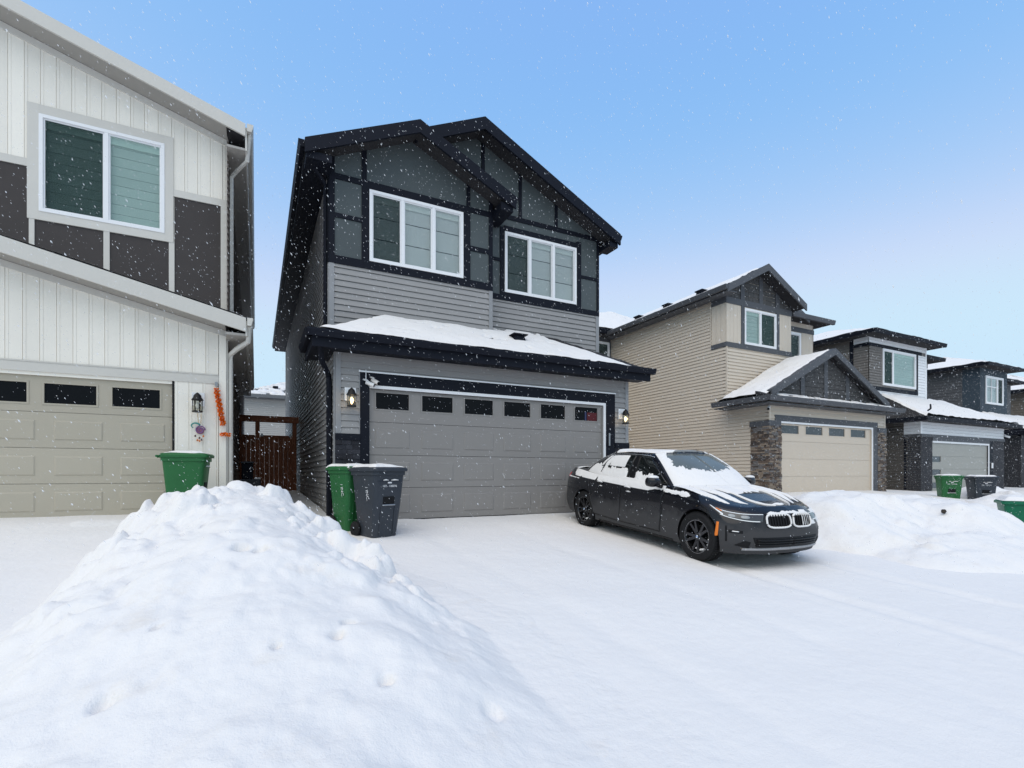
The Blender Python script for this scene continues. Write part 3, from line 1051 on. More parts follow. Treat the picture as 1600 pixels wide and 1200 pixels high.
    for (a0, a1, z0, z1) in [(4.52, 4.86, 5.50, 6.24), (4.52, 4.86, 6.31, 7.22), (7.03, 7.50, 5.50, 6.24), (7.03, 7.50, 6.31, 7.22), (4.86, 7.03, 7.06, 7.22), (4.485, 5.33, 7.32, 9), (5.405, 6.29, 7.32, 9), (6.365, 7.5, 7.32, 9)]:
        for c in cut(rp_, a0 + 0.002, a1 - 0.002, z0 + 0.002, z1 - 0.002, []):
            RF.trim_poly(wr, c, M_TEAL, 0.010, 0.0005, 'smooth_panel')
    for c in cut(rp2, 2.3, 4.40, 7.32, 9, []):
        RF.trim_poly(wr, c, M_TEAL, 0.010, 0.0005, 'smooth_panel')
    RF.window(H, *wh2, [(0, 0.335, 'screen'), (0.335, 0.665, 'blind'), (0.665, 1, 'blind')])
    # --- side walls and back
    wl = LW.backing(H, rect(9.1, 25.0, 0.2, 3.72), [], M_GREY)
    wl2 = LW.backing(H, rect(9.87, 25.0, 3.72, 7.42), [], M_GREY)
    LW.lap(wl, rect(9.19, 24.9, 0.75, 3.72), [], M_GREY)
    LW.lap(wl2, rect(9.96, 24.9, 3.72, 7.38), [], M_GREY)
    LW.trim(H, 9.1, 9.19, 0.7, 3.7, M_GREYD, 0.024, 'corner_board')
    LW.trim(H, 9.87, 9.96, 4.1, 5.4, M_GREYD, 0.024, 'corner_board')
    LW.trim(H, 9.87, 9.97, 5.4, 7.36, M_NAVY, 0.028, 'corner_board')
    LW.trim(H, 24.9, 25.0, 0.7, 7.38, M_GREYD, 0.024, 'corner_board')
    LW.trim(H, 9.19, 25.0, 0.3, 0.75, M_CONC, 0.01, 'foundation')
    RW.backing(H, rect(9.1, 10.22, 0.2, 3.72), [], M_GREY)
    RW.backing(H, rect(10.22, 25.0, 0.2, 7.42), [], M_GREY)
    RW.lap(H, rect(9.19, 24.9, 0.75, 3.70), [], M_GREY, single=False)
    RW.lap(H, rect(10.3, 24.9, 3.72, 7.38), [], M_GREY, single=False)
    Wall('front', 25.0).backing(H, rect(1.21, 7.56, 0.2, 7.4), [], M_GREY)
    # --- main roof
    r = MB()
    y0, y1 = 9.77, 25.4
    r.prism([(0.76, y0, 7.12), (0.76, y1, 7.12), (4.29, y1, 8.81), (4.29, y0, 8.81)], [(0.76, y0, 7.28), (0.76, y1, 7.28), (4.29, y1, 8.97), (4.29, y0, 8.97)])
    r.prism([(4.29, y0, 8.81), (4.29, y1, 8.81), (7.82, y1, 7.12), (7.82, y0, 7.12)], [(4.29, y0, 8.97), (4.29, y1, 8.97), (7.82, y1, 7.28), (7.82, y0, 7.28)])
    roof = r.build('roof', M_SHINGLE, H)
    fs = MB()
    for (x0, z0, x1, z1, yy) in [(4.29, 8.99, 7.86, 7.28, 9.75)]:
        fs.prism([(x0, yy - 0.03, z0 - 0.26), (x1, yy - 0.03, z1 - 0.26), (x1, yy - 0.03, z1), (x0, yy - 0.03, z0)], [(x0, yy + 0.02, z0 - 0.26), (x1, yy + 0.02, z1 - 0.26), (x1, yy + 0.02, z1), (x0, yy + 0.02, z0)])
    fs.prism([(2.79, 9.72, 8.01), (4.29, 9.72, 8.73), (4.29, 9.72, 8.99), (2.79, 9.72, 8.27)], [(2.79, 9.77, 8.01), (4.29, 9.77, 8.73), (4.29, 9.77, 8.99), (2.79, 9.77, 8.27)])
    fs.build('rake_fascia', M_NAVY, roof)
    # rake soffit wedge and eave soffits
    box('soffit', M_NAVY, roof, 0.76, 1.20, 9.80, 25.35, 7.06, 7.10)
    box('soffit', M_NAVY, roof, 7.57, 7.82, 9.80, 25.35, 7.06, 7.10)
    gutter(roof, (0.76, 9.45, 7.29), (0.76, 25.4, 7.29), M_NAVY, (-1, 0, 0))
    gutter(roof, (7.82, 9.75, 7.27), (7.82, 25.4, 7.27), M_NAVY, (1, 0, 0))
    # --- bay gable roof
    b = MB()
    y0 = 9.42
    b.prism([(0.77, y0, 7.13), (0.77, 9.768, 7.13), (2.79, 9.768, 8.06), (2.79, y0, 8.06)], [(0.77, y0, 7.29), (0.77, 9.768, 7.29), (2.79, 9.768, 8.22), (2.79, y0, 8.22)])
    b.prism([(2.79, y0, 8.06), (2.79, 10.21, 8.06), (4.80, 10.21, 7.13), (4.80, y0, 7.13)], [(2.79, y0, 8.22), (2.79, 10.21, 8.22), (4.80, 10.21, 7.29), (4.80, y0, 7.29)])
    br = b.build('bay_roof', M_SHINGLE, H)
    for (xa, za, xb, zb) in [(0.75, 7.29, 2.79, 8.24), (2.79, 8.24, 4.84, 7.27)]:
        MB().prism([(xa, 9.37, za - 0.25), (xb, 9.37, zb - 0.25), (xb, 9.37, zb), (xa, 9.37, za)], [(xa, 9.415, za - 0.25), (xb, 9.415, zb - 0.25), (xb, 9.415, zb), (xa, 9.415, za)]).build('rake_fascia', M_NAVY, br)
    # boxed eave returns under the gable ends
    box('eave_return', M_NAVY, br, 0.775, 1.20, 9.43, 9.86, 6.99, 7.12)
    box('eave_return', M_NAVY, br, 4.52, 4.80, 9.43, 10.19, 6.96, 7.12)
    box('eave_return', M_NAVY, roof, 7.57, 7.82, 9.78, 10.21, 6.96, 7.05)
    gutter(br, (4.80, 9.40, 7.28), (4.80, 10.2, 7.28), M_NAVY, (1, 0, 0))
    # --- lower roof over the garage door
    e, zt = 3.80, 4.53
    lo = MB()
    A, B = (0.79, 8.66, e), (7.85, 8.66, e)
    C, D = (6.22, 10.215, 4.70), (2.15, 9.865, zt)
    D2, C2 = (4.515, 9.865, zt), (4.515, 10.215, 4.72)
    lo.prism([(p[0], p[1], p[2] - 0.10) for p in (A, B, C, C2, D2, D)], [A, B, C, C2, D2, D])
    lo.slab([(0.79, 8.66, e - 0.001), D, (0.79, 10.0, e)], 0.1)
    lo.slab([(7.85, 8.66, e - 0.001), (7.85, 10.4, e), (7.45, 10.4, e + 0.2), C], 0.1)
    lr = lo.build('garage_roof', M_SHINGLE, H)
    # visible shingle courses along the right hip and the top edge
    sh = MB()
    for i in range(9):
        f0, f1 = i / 9, (i + 1) / 9
        for k in range(5):
            x_r = 7.85 - (7.85 - 6.22) * f0 - 0.02
            ya, yb = 8.66 + (10.215 - 8.66) * f0, 8.66 + (10.215 - 8.66) * f1 + 0.02
            za, zb = e + 0.90 * f0, e + 0.90 * f1
            xa, xb = x_r - 0.30 * (k + 1) - 0.15 * (i % 2), x_r - 0.30 * k - 0.15 * (i % 2) - 0.01
            sh.prism([(xa, ya, za - 0.01), (xb, ya, za - 0.01), (xb - 0.02, yb, zb - 0.01), (xa - 0.02, yb, zb - 0.01)], [(xa, ya, za + 0.016), (xb, ya, za + 0.016), (xb - 0.02, yb, zb + 0.004), (xa - 0.02, yb, zb + 0.004)])
    sh.build('shingle_courses', M_SHINGLE, lr, stuff=True)
    snow_sheet('snow_cover', lr, (0.82, 8.64, e), (7.40, 8.64, e), (6.0, 9.84, 4.50), (2.15, 9.84, zt - 0.01), 0.065, 170, 34, 5, holes=0.30, edge=0.30, lip=0.2)
    snow_sheet('snow_cover', lr, (4.6, 9.84, 4.50), (6.0, 9.84, 4.50), (5.9, 10.20, 4.70), (4.6, 10.20, 4.71), 0.05, 50, 14, 8, holes=0.42, edge=0.2)
    # fascia, gutter, boxed soffit
    box('fascia', M_NAVY, lr, 0.80, 7.84, 8.67, 8.71, 3.55, 3.70)
    box('fascia', M_NAVY, lr, 0.80, 0.84, 8.715, 9.95, 3.55, 3.70)
    box('soffit', M_NAVY, lr, 0.845, 7.80, 8.715, 9.06, 3.58, 3.61)
    box('soffit', M_NAVY, lr, 0.845, 1.19, 9.065, 9.95, 3.58, 3.61)
    gutter(lr, (0.72, 8.67, 3.82), (7.92, 8.67, 3.82), M_NAVY, (0, -1, 0))
    gutter(lr, (0.80, 8.60, 3.82), (0.80, 9.95, 3.82), M_NAVY, (-1, 0, 0))
    # roof vent
    v = MB()
    v.prism([(4.78, 9.35, 4.24), (5.08, 9.35, 4.24), (5.08, 9.66, 4.40), (4.78, 9.66, 4.40)], [(4.83, 9.38, 4.40), (5.03, 9.38, 4.40), (5.03, 9.66, 4.46), (4.83, 9.66, 4.46)])
    v.box(4.76, 5.10, 9.32, 9.67, 4.40, 4.425)
    bev(v.build('roof_vent', M_NAVY, lr), 0.01)
    # downspouts
    downspout(H, [(0.92, 8.78, 3.62), (0.98, 9.0, 3.40), (1.13, 9.30, 3.20), (1.14, 9.32, 3.0), (1.14, 9.32, 0.78), (1.10, 9.20, 0.68)], M_NAVY, 0.05)
    downspout(H, [(0.80, 9.62, 7.16), (0.95, 9.75, 7.0), (1.15, 9.93, 6.85), (1.15, 9.98, 6.7), (1.15, 9.98, 4.0)], M_NAVY, 0.035)
    # entry porch beyond the right corner
    p = MB()
    p.slab([(7.57, 11.4, 3.52), (8.62, 11.4, 3.48), (8.62, 13.0, 3.72), (7.57, 13.0, 3.72)], 0.09)
    pr = p.build('porch_roof', M_NAVY, H)
    snow_sheet('snow_cover', pr, (7.6, 11.4, 3.52), (8.6, 11.4, 3.48), (8.6, 13.0, 3.72), (7.6, 13.0, 3.72), 0.07, 20, 20, 9, lip=0.2)
    box('fascia', M_NAVY, pr, 7.57, 8.64, 11.36, 11.395, 3.26, 3.50)
    box('porch_post', M_NAVY, H, 8.35, 8.55, 11.6, 11.8, 0.5, 3.40)
    return H


house_main()


# ================================================================== HOUSE ON THE LEFT
def house_left():
    H = thing('house', 'cream house at the left edge with umber panels and a khaki garage door', 'house', group='houses along the street')
    G, U, S = Wall('front', 10.0), Wall('front', 10.4), Wall('right', -0.456)
    X0 = -6.4
    lt = lambda x: 3.872 - 0.240 * (x + 0.14)        # soffit line over the garage wall
    gp = [(X0, 0.3), (-0.456, 0.3), (-0.456, lt(-0.456)), (X0, lt(X0))]
    wg = G.backing(H, gp, [(-6.11, -1.23, 0.3, 2.98)], M_LWHITE)
    fp = [(X0, 3.19), (-0.57, 3.19), (-0.57, lt(-0.57) - 0.02), (X0, lt(X0) - 0.02)]
    G.vertical(wg, fp, [], M_LWHITE, 0.1945, True, -6.205)
    G.trim(H, X0, -0.57, 3.03, 3.17, M_LTRIM, 0.03)
    G.trim(H, X0, -0.57, 3.17, 3.19, M_LTRIM, 0.04, 'drip_cap')
    G.trim(H, -0.565, -0.458, 0.5, lt(-0.5) - 0.02, M_LWHITE, 0.032, 'corner_board')
    G.vertical(wg, rect(-1.20, -0.57, 0.6, 3.03), [], M_LWHITE, 0.2, True, -1.20)
    G.trim_poly(H, [(X0, lt(X0) - 0.10), (-0.456, lt(-0.456) - 0.10), (-0.456, lt(-0.456)), (X0, lt(X0))], M_LTRIM, 0.036)
    w6 = 0.813
    lites = [(-1.31 - (i + 1) * 0.826 + 0.075, -1.31 - i * 0.826 - 0.075 + 0.0, 2.545, 2.895) for i in range(5)]
    G.garage_door(H, -6.11, -1.23, 0.80, 2.98, M_LDOOR, 4, 6, lites)
    G.trim(H, -6.11, -1.23, 0.765, 0.81, M_RUBBER, -0.03, 'door_seal', -0.07)
    G.trim(H, -1.235, -1.205, 0.6, 3.03, M_RUBBER, 0.012, 'door_seal', -0.05)
    # --- upper wall
    ut = lambda x: 7.362 - 0.308 * (x + 0.16)
    up = [(X0, 4.0), (-0.456, 4.0), (-0.456, ut(-0.456)), (X0, ut(X0))]
    wh = (-3.02, -1.39, 5.595, 7.115)
    wu = U.backing(H, up, [wh], M_LWHITE)
    nohole = [(-3.16, -1.265, 5.46, 7.26)]
    U.vertical(wu, [(X0, 6.38), (-0.458, 6.38), (-0.458, ut(-0.458) - 0.02), (X0, ut(X0) - 0.02)], nohole, M_LWHITE, 0.1905, True, -6.435)
    for (a, b) in [(X0, -3.14), (-3.075, -2.22), (-2.14, -1.33), (-1.25, -0.56)]:
        z1 = 6.26 if (a < -6 or a > -1.3) else 5.46
        U.trim(wu, a, b, 4.1, z1, M_LDARK, 0.012, 'dark_panel', 0.001)
    T = M_LTRIM
    U.trim(H, X0, -3.16, 6.26, 6.38, T, 0.03)
    U.trim(H, -1.265, -0.458, 6.26, 6.38, T, 0.03)
    for (a, b) in [(-3.14, -3.075), (-2.22, -2.14), (-1.33, -1.25)]:
        U.trim(H, a, b, 4.1, 5.46, T, 0.029)
    U.trim(H, -0.56, -0.456, 4.1, 6.26, T, 0.031, 'corner_board')
    # wide window casing
    U.trim(H, -3.16, -3.02, 5.46, 7.26, T, 0.036, 'casing')
    U.trim(H, -1.39, -1.265, 5.46, 7.26, T, 0.036, 'casing')
    U.trim(H, -3.02, -1.39, 7.115, 7.26, T, 0.035, 'casing')
    U.trim(H, -3.02, -1.39, 5.46, 5.595, T, 0.035, 'casing')
    U.window(H, *wh, [(0, 0.515, 'screen'), (0.515, 1, 'blind')], fw=0.05, glass=PANE_G, bands=9)
    U.trim_poly(H, [(X0, ut(X0) - 0.11), (-0.456, ut(-0.456) - 0.11), (-0.456, ut(-0.456)), (X0, ut(X0))], T, 0.037)
    # --- side wall
    ws = S.backing(H, rect(10.0, 23.0, 0.3, 3.9), [], M_CGREY)
    S.backing(H, rect(10.4, 23.0, 3.9, 7.4), [], M_CGREY)
    S.lap(ws, rect(10.1, 23.0, 0.9, 7.38), [], mat('umber_vinyl', (0.16, 0.14, 0.125), 0.6, 0.05), single=False)
    S.trim(H, 10.0, 10.1, 0.6, 3.85, M_LTRIM, 0.024, 'corner_board')
    Wall('front', 23.0).backing(H, rect(X0, -0.456, 0.3, 7.4), [], M_CGREY)
    # --- upper roof
    y0, y1 = 9.95, 23.4
    zt = lambda x: 7.58 + 0.308 * (-0.16 - x)
    r = MB().prism([(X0, y0, zt(X0) - 0.2), (-0.17, y0, zt(-0.17) - 0.2), (-0.17, y1, zt(-0.17) - 0.2), (X0, y1, zt(X0) - 0.2)], [(X0, y0, zt(X0)), (-0.17, y0, zt(-0.17)), (-0.17, y1, zt(-0.17)), (X0, y1, zt(X0))])
    roof = r.build('roof', M_SHINGLE, H)
    MB().prism([(X0, y0 - 0.04, zt(X0) - 0.23), (-0.165, y0 - 0.04, zt(-0.17) - 0.23), (-0.165, y0 - 0.04, zt(-0.17) - 0.02), (X0, y0 - 0.04, zt(X0) - 0.02)], [(X0, y0 - 0.001, zt(X0) - 0.23), (-0.165, y0 - 0.001, zt(-0.17) - 0.23), (-0.165, y0 - 0.001, zt(-0.17) - 0.02), (X0, y0 - 0.001, zt(X0) - 0.02)]).build('rake_fascia', M_LTRIM, roof)
    sf = MB()
    sf.prism([(X0, y0, zt(X0) - 0.215), (-0.458, y0, zt(-0.458) - 0.215), (-0.458, 10.36, zt(-0.458) - 0.215), (X0, 10.36, zt(X0) - 0.215)], [(X0, y0, zt(X0) - 0.203), (-0.458, y0, zt(-0.458) - 0.203), (-0.458, 10.36, zt(-0.458) - 0.203), (X0, 10.36, zt(X0) - 0.203)])
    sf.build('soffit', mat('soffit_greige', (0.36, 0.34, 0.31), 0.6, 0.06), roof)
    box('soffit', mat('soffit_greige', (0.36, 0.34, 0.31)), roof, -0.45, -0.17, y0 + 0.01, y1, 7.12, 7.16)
    box('eave_fascia', M_LTRIM, roof, -0.168, -0.14, y0, y1, 7.12, 7.52)
    gutter(roof, (-0.14, y0 - 0.03, 7.58), (-0.14, y1, 7.58), M_LTRIM, (1, 0, 0), w=0.10, h=0.13)
    # --- lower roof over the garage, carried on along the side
    y0 = 9.55
    zl = lambda x: 4.11 + 0.240 * (-0.14 - x)
    r = MB().prism([(X0, y0, zl(X0) - 0.2), (-0.16, y0, zl(-0.16) - 0.2), (-0.16, 10.39, zl(-0.16) + 0.0), (X0, 10.39, zl(X0) + 0.0)], [(X0, y0, zl(X0)), (-0.16, y0, zl(-0.16)), (-0.16, 10.39, zl(-0.16) + 0.1), (X0, 10.39, zl(X0) + 0.1)])
    low = r.build('garage_roof', M_SHINGLE, H)
    MB().prism([(X0, y0 - 0.04, zl(X0) - 0.25), (-0.15, y0 - 0.04, zl(-0.15) - 0.25), (-0.15, y0 - 0.04, zl(-0.15) - 0.02), (X0, y0 - 0.04, zl(X0) - 0.02)], [(X0, y0 - 0.001, zl(X0) - 0.25), (-0.15, y0 - 0.001, zl(-0.15) - 0.25), (-0.15, y0 - 0.001, zl(-0.15) - 0.02), (X0, y0 - 0.001, zl(X0) - 0.02)]).build('rake_fascia', M_LTRIM, low)
    sf = MB()
    sf.prism([(X0, y0, zl(X0) - 0.235), (-0.458, y0, zl(-0.458) - 0.235), (-0.458, 9.96, zl(-0.458) - 0.235), (X0, 9.96, zl(X0) - 0.235)], [(X0, y0, zl(X0) - 0.222), (-0.458, y0, zl(-0.458) - 0.222), (-0.458, 9.96, zl(-0.458) - 0.222), (X0, 9.96, zl(X0) - 0.222)])
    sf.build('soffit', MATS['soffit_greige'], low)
    snow_sheet('snow_cover', low, (X0, y0, zl(X0)), (-0.2, y0, zl(-0.2)), (-0.2, 10.38, zl(-0.2) + 0.1), (X0, 10.38, zl(X0) + 0.1), 0.03, 120, 16, 14, lip=0.12, edge=0.1, holes=0.3)
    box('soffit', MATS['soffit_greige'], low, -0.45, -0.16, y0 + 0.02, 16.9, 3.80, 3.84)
    box('eave_fascia', M_LTRIM, low, -0.158, -0.13, y0, 16.9, 3.80, 4.05)
    MB().slab([(-0.44, 10.4, 4.14), (-0.15, 10.4, 4.08), (-0.15, 16.9, 4.08), (-0.44, 16.9, 4.14)], 0.03).build('side_roof', M_SHINGLE, low)
    gutter(low, (-0.13, y0 - 0.03, 4.10), (-0.13, 16.9, 4.10), M_LTRIM, (1, 0, 0), w=0.085, h=0.13)
    # downspouts
    downspout(H, [(-0.10, 9.62, 3.98), (-0.12, 9.70, 3.74), (-0.30, 9.92, 3.64), (-0.40, 10.04, 3.56), (-0.40, 10.06, 3.40), (-0.40, 10.06, 0.9)], M_LTRIM, 0.043)
    downspout(H, [(-0.10, 10.02, 7.44), (-0.14, 10.1, 7.02), (-0.33, 10.42, 6.94), (-0.40, 10.47, 6.85), (-0.40, 10.48, 4.2)], M_LTRIM, 0.036)
    return H


house_left()


# ================================================================== BEIGE HOUSE (right of the grey one)
def shakes(W, parent, poly, holes, m, h=0.16, name='shake_siding'):
    us = [p[0] for p in poly]
    zs = [p[1] for p in poly]
    mb = MB()
    z = min(zs)
    row = 0
    while z < max(zs):
        u = min(us) - random.uniform(0, 0.15)
        while u < max(us):
            w = random.uniform(0.14, 0.30)
            for c in cut(poly, max(u + 0.004, min(us)), min(u + w - 0.004, max(us)), z + random.uniform(0, 0.012), min(z + h, max(zs)), holes):
                mb.prism([W.pt(a, b, 0.001) for a, b in c], [W.pt(a, b, 0.006 + 0.016 * (1 - (b - z) / h) + random.uniform(0, 0.004)) for a, b in c])
            u += w
        z += h
        row += 1
    return mb.build(name, m, parent, stuff=True)


def house_beige():
    H = thing('house', 'beige sided house with slate grey gables and stone pillars beside a beige garage door', 'house', group='houses along the street')
    F, U, RC, L = Wall('front', 10.4), Wall('front', 12.0), Wall('front', 12.6), Wall('left', 14.17)
    # garage front
    wf = F.backing(H, rect(14.17, 20.58, 0.4, 3.80), [(14.74, 19.73, 0.4, 3.11)], M_BEIGE2)
    F.lap(wf, rect(14.24, 20.51, 2.99, 3.78), [(14.43, 20.07, 2.9, 3.34)], M_BEIGE2, single=False)
    F.trim(H, 14.168, 14.24, 3.14, 3.78, M_BEIGE2, 0.024, 'corner_board')
    F.trim(H, 20.51, 20.582, 3.14, 3.78, M_BEIGE2, 0.024, 'corner_board')
    F.trim(H, 14.43, 20.07, 3.15, 3.34, M_SLATE, 0.032)
    F.trim(H, 14.166, 14.43, 2.985, 3.15, M_SLATE, 0.06)
    F.trim(H, 14.43, 14.72, 2.985, 3.15, M_SLATE, 0.031)
    F.trim(H, 20.07, 20.59, 2.985, 3.15, M_SLATE, 0.06)
    F.trim(H, 19.80, 20.07, 0.6, 3.15, M_SLATE, 0.031)
    F.trim(H, 14.72, 19.80, 3.09, 3.15, M_WHITE, 0.02, 'door_stop')
    F.trim(H, 19.73, 19.80, 0.6, 3.09, M_WHITE, 0.02, 'door_stop')
    lites = [(14.76 + i * 1.2475, 15.70 + i * 1.2475, 2.755, 3.065) for i in range(4)]
    F.garage_door(H, 14.72, 19.73, 0.85, 3.09, M_BDOOR, 4, 4, lites, emboss=False, lite_m=mat('grey_glass', (0.075, 0.088, 0.094), 0.25, 0.4, 2))
    st = [mat('stone_tan', (0.24, 0.19, 0.145), 0.8, 0.35, 14, bump=0.4, bscale=40), mat('stone_brown', (0.13, 0.095, 0.075), 0.8, 0.35, 14, bump=0.4, bscale=40), mat('stone_grey', (0.16, 0.15, 0.145), 0.8, 0.35, 14, bump=0.4, bscale=40), mat('stone_dark', (0.075, 0.06, 0.052), 0.8, 0.3, 14)]
    F.stones(wf, 14.13, 14.72, 0.7, 2.985, st, 46, 0.07, 0.24, (0.03, 0.065))
    F.stones(wf, 20.07, 20.60, 0.7, 2.985, st, 46, 0.07, 0.24, (0.03, 0.065))
    # left side wall: garage and the tall wall behind
    wl = L.backing(H, rect(10.4, 12.0, 0.4, 3.80), [], M_BEIGE)
    wl2 = L.backing(H, rect(12.0, 18.2, 0.4, 7.62), [], M_BEIGE)
    L.lap(wl, rect(10.4, 12.0, 0.9, 3.80), [(10.3, 11.02, 0.5, 3.15)], M_BEIGE, single=False)
    L.lap(wl2, rect(12.0, 18.2, 0.9, 7.62), [(11.9, 12.6, 5.80, 7.62)], M_BEIGE, single=False)
    L.stones(wl, 10.36, 11.02, 0.7, 2.985, st, 46, 0.07, 0.24, (0.03, 0.06))
    L.trim(H, 10.33, 11.04, 2.985, 3.15, M_SLATE, 0.065)
    L.trim(H, 11.94, 12.0, 3.2, 5.80, M_BEIGE2, 0.022, 'corner_board')
    L.trim(H, 11.96, 12.6, 5.80, 5.95, M_SLATE, 0.04)
    L.vertical(wl2, rect(12.0, 12.6, 5.95, 7.28), [], M_BEIGE2, 0.2, False)
    L.trim(H, 11.965, 12.6, 7.28, 7.62, M_SLATE, 0.035)
    L.trim(H, 12.6, 12.64, 5.8, 7.6, M_BEIGE2, 0.03, 'corner_board')
    # upper front
    gt = lambda x: 7.60 + 0.52 * (x - 13.7) if x < 15.68 else 8.63 - 0.52 * (x - 15.68)
    up = [(14.17, 3.5), (17.57, 3.5), (17.57, gt(17.57)), (15.68, gt(15.68)), (14.17, gt(14.17))]
    wh = (15.05, 16.71, 5.97, 7.225)
    wu = U.backing(H, up, [wh], M_BEIGE)
    U.lap(wu, rect(14.22, 17.57, 3.6, 5.79), [], M_BEIGE2, single=False)
    U.trim(H, 14.168, 14.23, 3.6, 5.79, M_BEIGE2, 0.022, 'corner_board')
    U.trim(H, 14.165, 17.575, 5.79, 5.955, M_SLATE, 0.045)
    U.vertical(wu, rect(14.17, 14.89, 5.955, 7.27), [], M_BEIGE2, 0.18, False)
    U.vertical(wu, rect(16.89, 17.57, 5.955, 7.27), [], M_BEIGE2, 0.17, False)
    U.trim(H, 14.89, 15.045, 5.955, 7.27, M_SLATE, 0.034)
    U.trim(H, 16.715, 16.89, 5.955, 7.27, M_SLATE, 0.034)
    U.trim(H, 14.165, 17.575, 7.27, 7.48, M_SLATE, 0.04)
    shakes(U, wu, [(14.2, 7.48), (17.55, 7.48), (17.55, gt(17.55)), (15.68, gt(15.68)), (14.2, gt(14.2))], [], M_SHAKE)
    for (a, b) in [(14.85, 15.05), (15.80, 15.99), (16.68, 16.89)]:
        U.trim_poly(H, [(a, 7.48), (b, 7.48), (b, gt(b) - 0.01), (a, gt(a) - 0.01)], M_SLATE, 0.038)
    U.window(H, *wh, [(0, 0.5, 'blind'), (0.5, 1, 'screen')], fw=0.07, glass=PANE_G, bands=9)
    Wall('right', 17.57).backing(H, rect(12.0, 12.6, 3.5, 7.6), [], M_BEIGE2)
    # recessed part with the narrow window
    wh2 = (18.02, 19.02, 5.7, 6.98)
    wr = RC.backing(H, rect(17.4, 19.85, 3.5, 7.62), [wh2], M_BEIGE2)
    RC.vertical(wr, rect(17.57, 19.80, 5.0, 7.02), [(17.95, 19.1, 5.6, 7.06)], M_BEIGE2, 0.2, False)
    RC.vertical(wr, rect(17.57, 19.80, 7.20, 7.6), [], M_BEIGE2, 0.2, False)
    RC.trim(H, 17.57, 19.85, 7.02, 7.20, M_SLATE, 0.03)
    RC.window(H, *wh2, [(0, 1, 'screen')], fw=0.09)
    Wall('right', 19.85).backing(H, rect(12.6, 24.0, 0.4, 7.6), [], M_BEIGE)
    Wall('right', 20.58).backing(H, rect(10.4, 12.8, 0.4, 3.8), [], M_BEIGE)
    # back wing seen past the grey house
    BW = Wall('front', 18.2)
    whb = (12.6, 14.05, 5.6, 7.33)
    BW.backing(H, rect(11.2, 14.17, 0.4, 7.62), [whb], M_BEIGE)
    BW.trim(H, 11.2, 14.12, 7.36, 7.52, M_SLATE, 0.03)
    BW.trim(H, 14.05, 14.14, 5.5, 7.36, M_SLATE, 0.028)
    BW.window(H, *whb, [(0, 1, 'screen')], fw=0.07)
    # upper gable roof
    r = MB()
    y0, y1 = 11.55, 20.0
    for (xa, za, xb, zb) in [(13.70, 7.65, 15.68, 8.68), (15.68, 8.68, 17.72, 7.62)]:
        r.prism([(xa, y0, za - 0.15), (xb, y0, zb - 0.15), (xb, y1, zb - 0.15), (xa, y1, za - 0.15)], [(xa, y0, za), (xb, y0, zb), (xb, y1, zb), (xa, y1, za)])
    roof = r.build('roof', M_SHINGLE, H)
    for (xa, za, xb, zb) in [(13.68, 7.66, 15.68, 8.70), (15.68, 8.70, 17.76, 7.62)]:
        MB().prism([(xa, 11.50, za - 0.24), (xb, 11.50, zb - 0.24), (xb, 11.50, zb), (xa, 11.50, za)], [(xa, 11.545, za - 0.24), (xb, 11.545, zb - 0.24), (xb, 11.545, zb), (xa, 11.545, za)]).build('rake_fascia', M_SLATE, roof)
    gutter(roof, (13.69, 11.5, 7.66), (13.69, 18.2, 7.66), M_SLATE, (-1, 0, 0), w=0.12, h=0.15)
    box('soffit', M_SLATE, roof, 13.72, 14.16, 11.56, 18.15, 7.47, 7.50)
    snow_sheet('snow_cover', roof, (13.75, 11.8, 7.69), (13.75, 19.9, 7.69), (15.6, 19.9, 8.64), (15.6, 11.8, 8.64), 0.06, 60, 20, 31, lip=0.1, edge=0.2)
    for yv in (12.9, 14.55, 16.2):
        v = MB().box(14.05, 14.36, yv, yv + 0.30, 7.82, 8.00)
        v.box(14.0, 14.40, yv - 0.03, yv + 0.33, 7.97, 8.02)
        bev(v.build('roof_vent', M_NAVY, roof), 0.02)
    # main roof behind: hip with lower right eave
    m = MB()
    E = 7.50
    m.prism([(17.3, 12.15, E - 0.12), (20.3, 12.15, E - 0.12), (20.3, 24.4, E - 0.12), (17.3, 24.4, E - 0.12)], [(17.3, 12.15, E), (20.3, 12.15, E), (20.3, 24.4, E), (17.3, 24.4, E)])
    m.prism([(16.2, 12.2, 7.52), (20.28, 12.2, 7.52), (18.0, 12.2, 7.53)], [(16.2, 13.6, 8.38), (18.9, 13.6, 8.22), (17.3, 13.6, 8.38)])
    mr = m.build('main_roof', M_SHINGLE, H)
    MB().prism([(16.6, 12.10, 8.26), (18.85, 12.10, 7.24), (18.85, 12.10, 7.44), (16.6, 12.10, 8.5)], [(16.6, 12.145, 8.26), (18.85, 12.145, 7.24), (18.85, 12.145, 7.44), (16.6, 12.145, 8.5)]).build('rake_fascia', M_SLATE, mr)
    gutter(mr, (17.8, 12.14, 7.52), (20.36, 12.14, 7.52), M_SLATE, (0, -1, 0), w=0.12, h=0.16)
    # rear wing roof with snow
    A_, B_, T_ = (10.6, 17.8, 7.76), (20.2, 17.8, 7.76), (15.85, 20.5, 9.60)
    w = MB().add([A_, B_, (20.2, 24.4, 7.76), (10.6, 24.4, 7.76), T_, (15.85, 21.7, 9.60)] + [(10.6, 17.8, 7.60), (20.2, 17.8, 7.60), (20.2, 24.4, 7.60), (10.6, 24.4, 7.60)],
                 [(0, 1, 4), (1, 2, 5, 4), (2, 3, 5), (3, 0, 4, 5), (6, 7, 1, 0), (7, 8, 2, 1), (8, 9, 3, 2), (9, 6, 0, 3), (9, 8, 7, 6)])
    ww = w.build('rear_roof', M_SHINGLE, H)
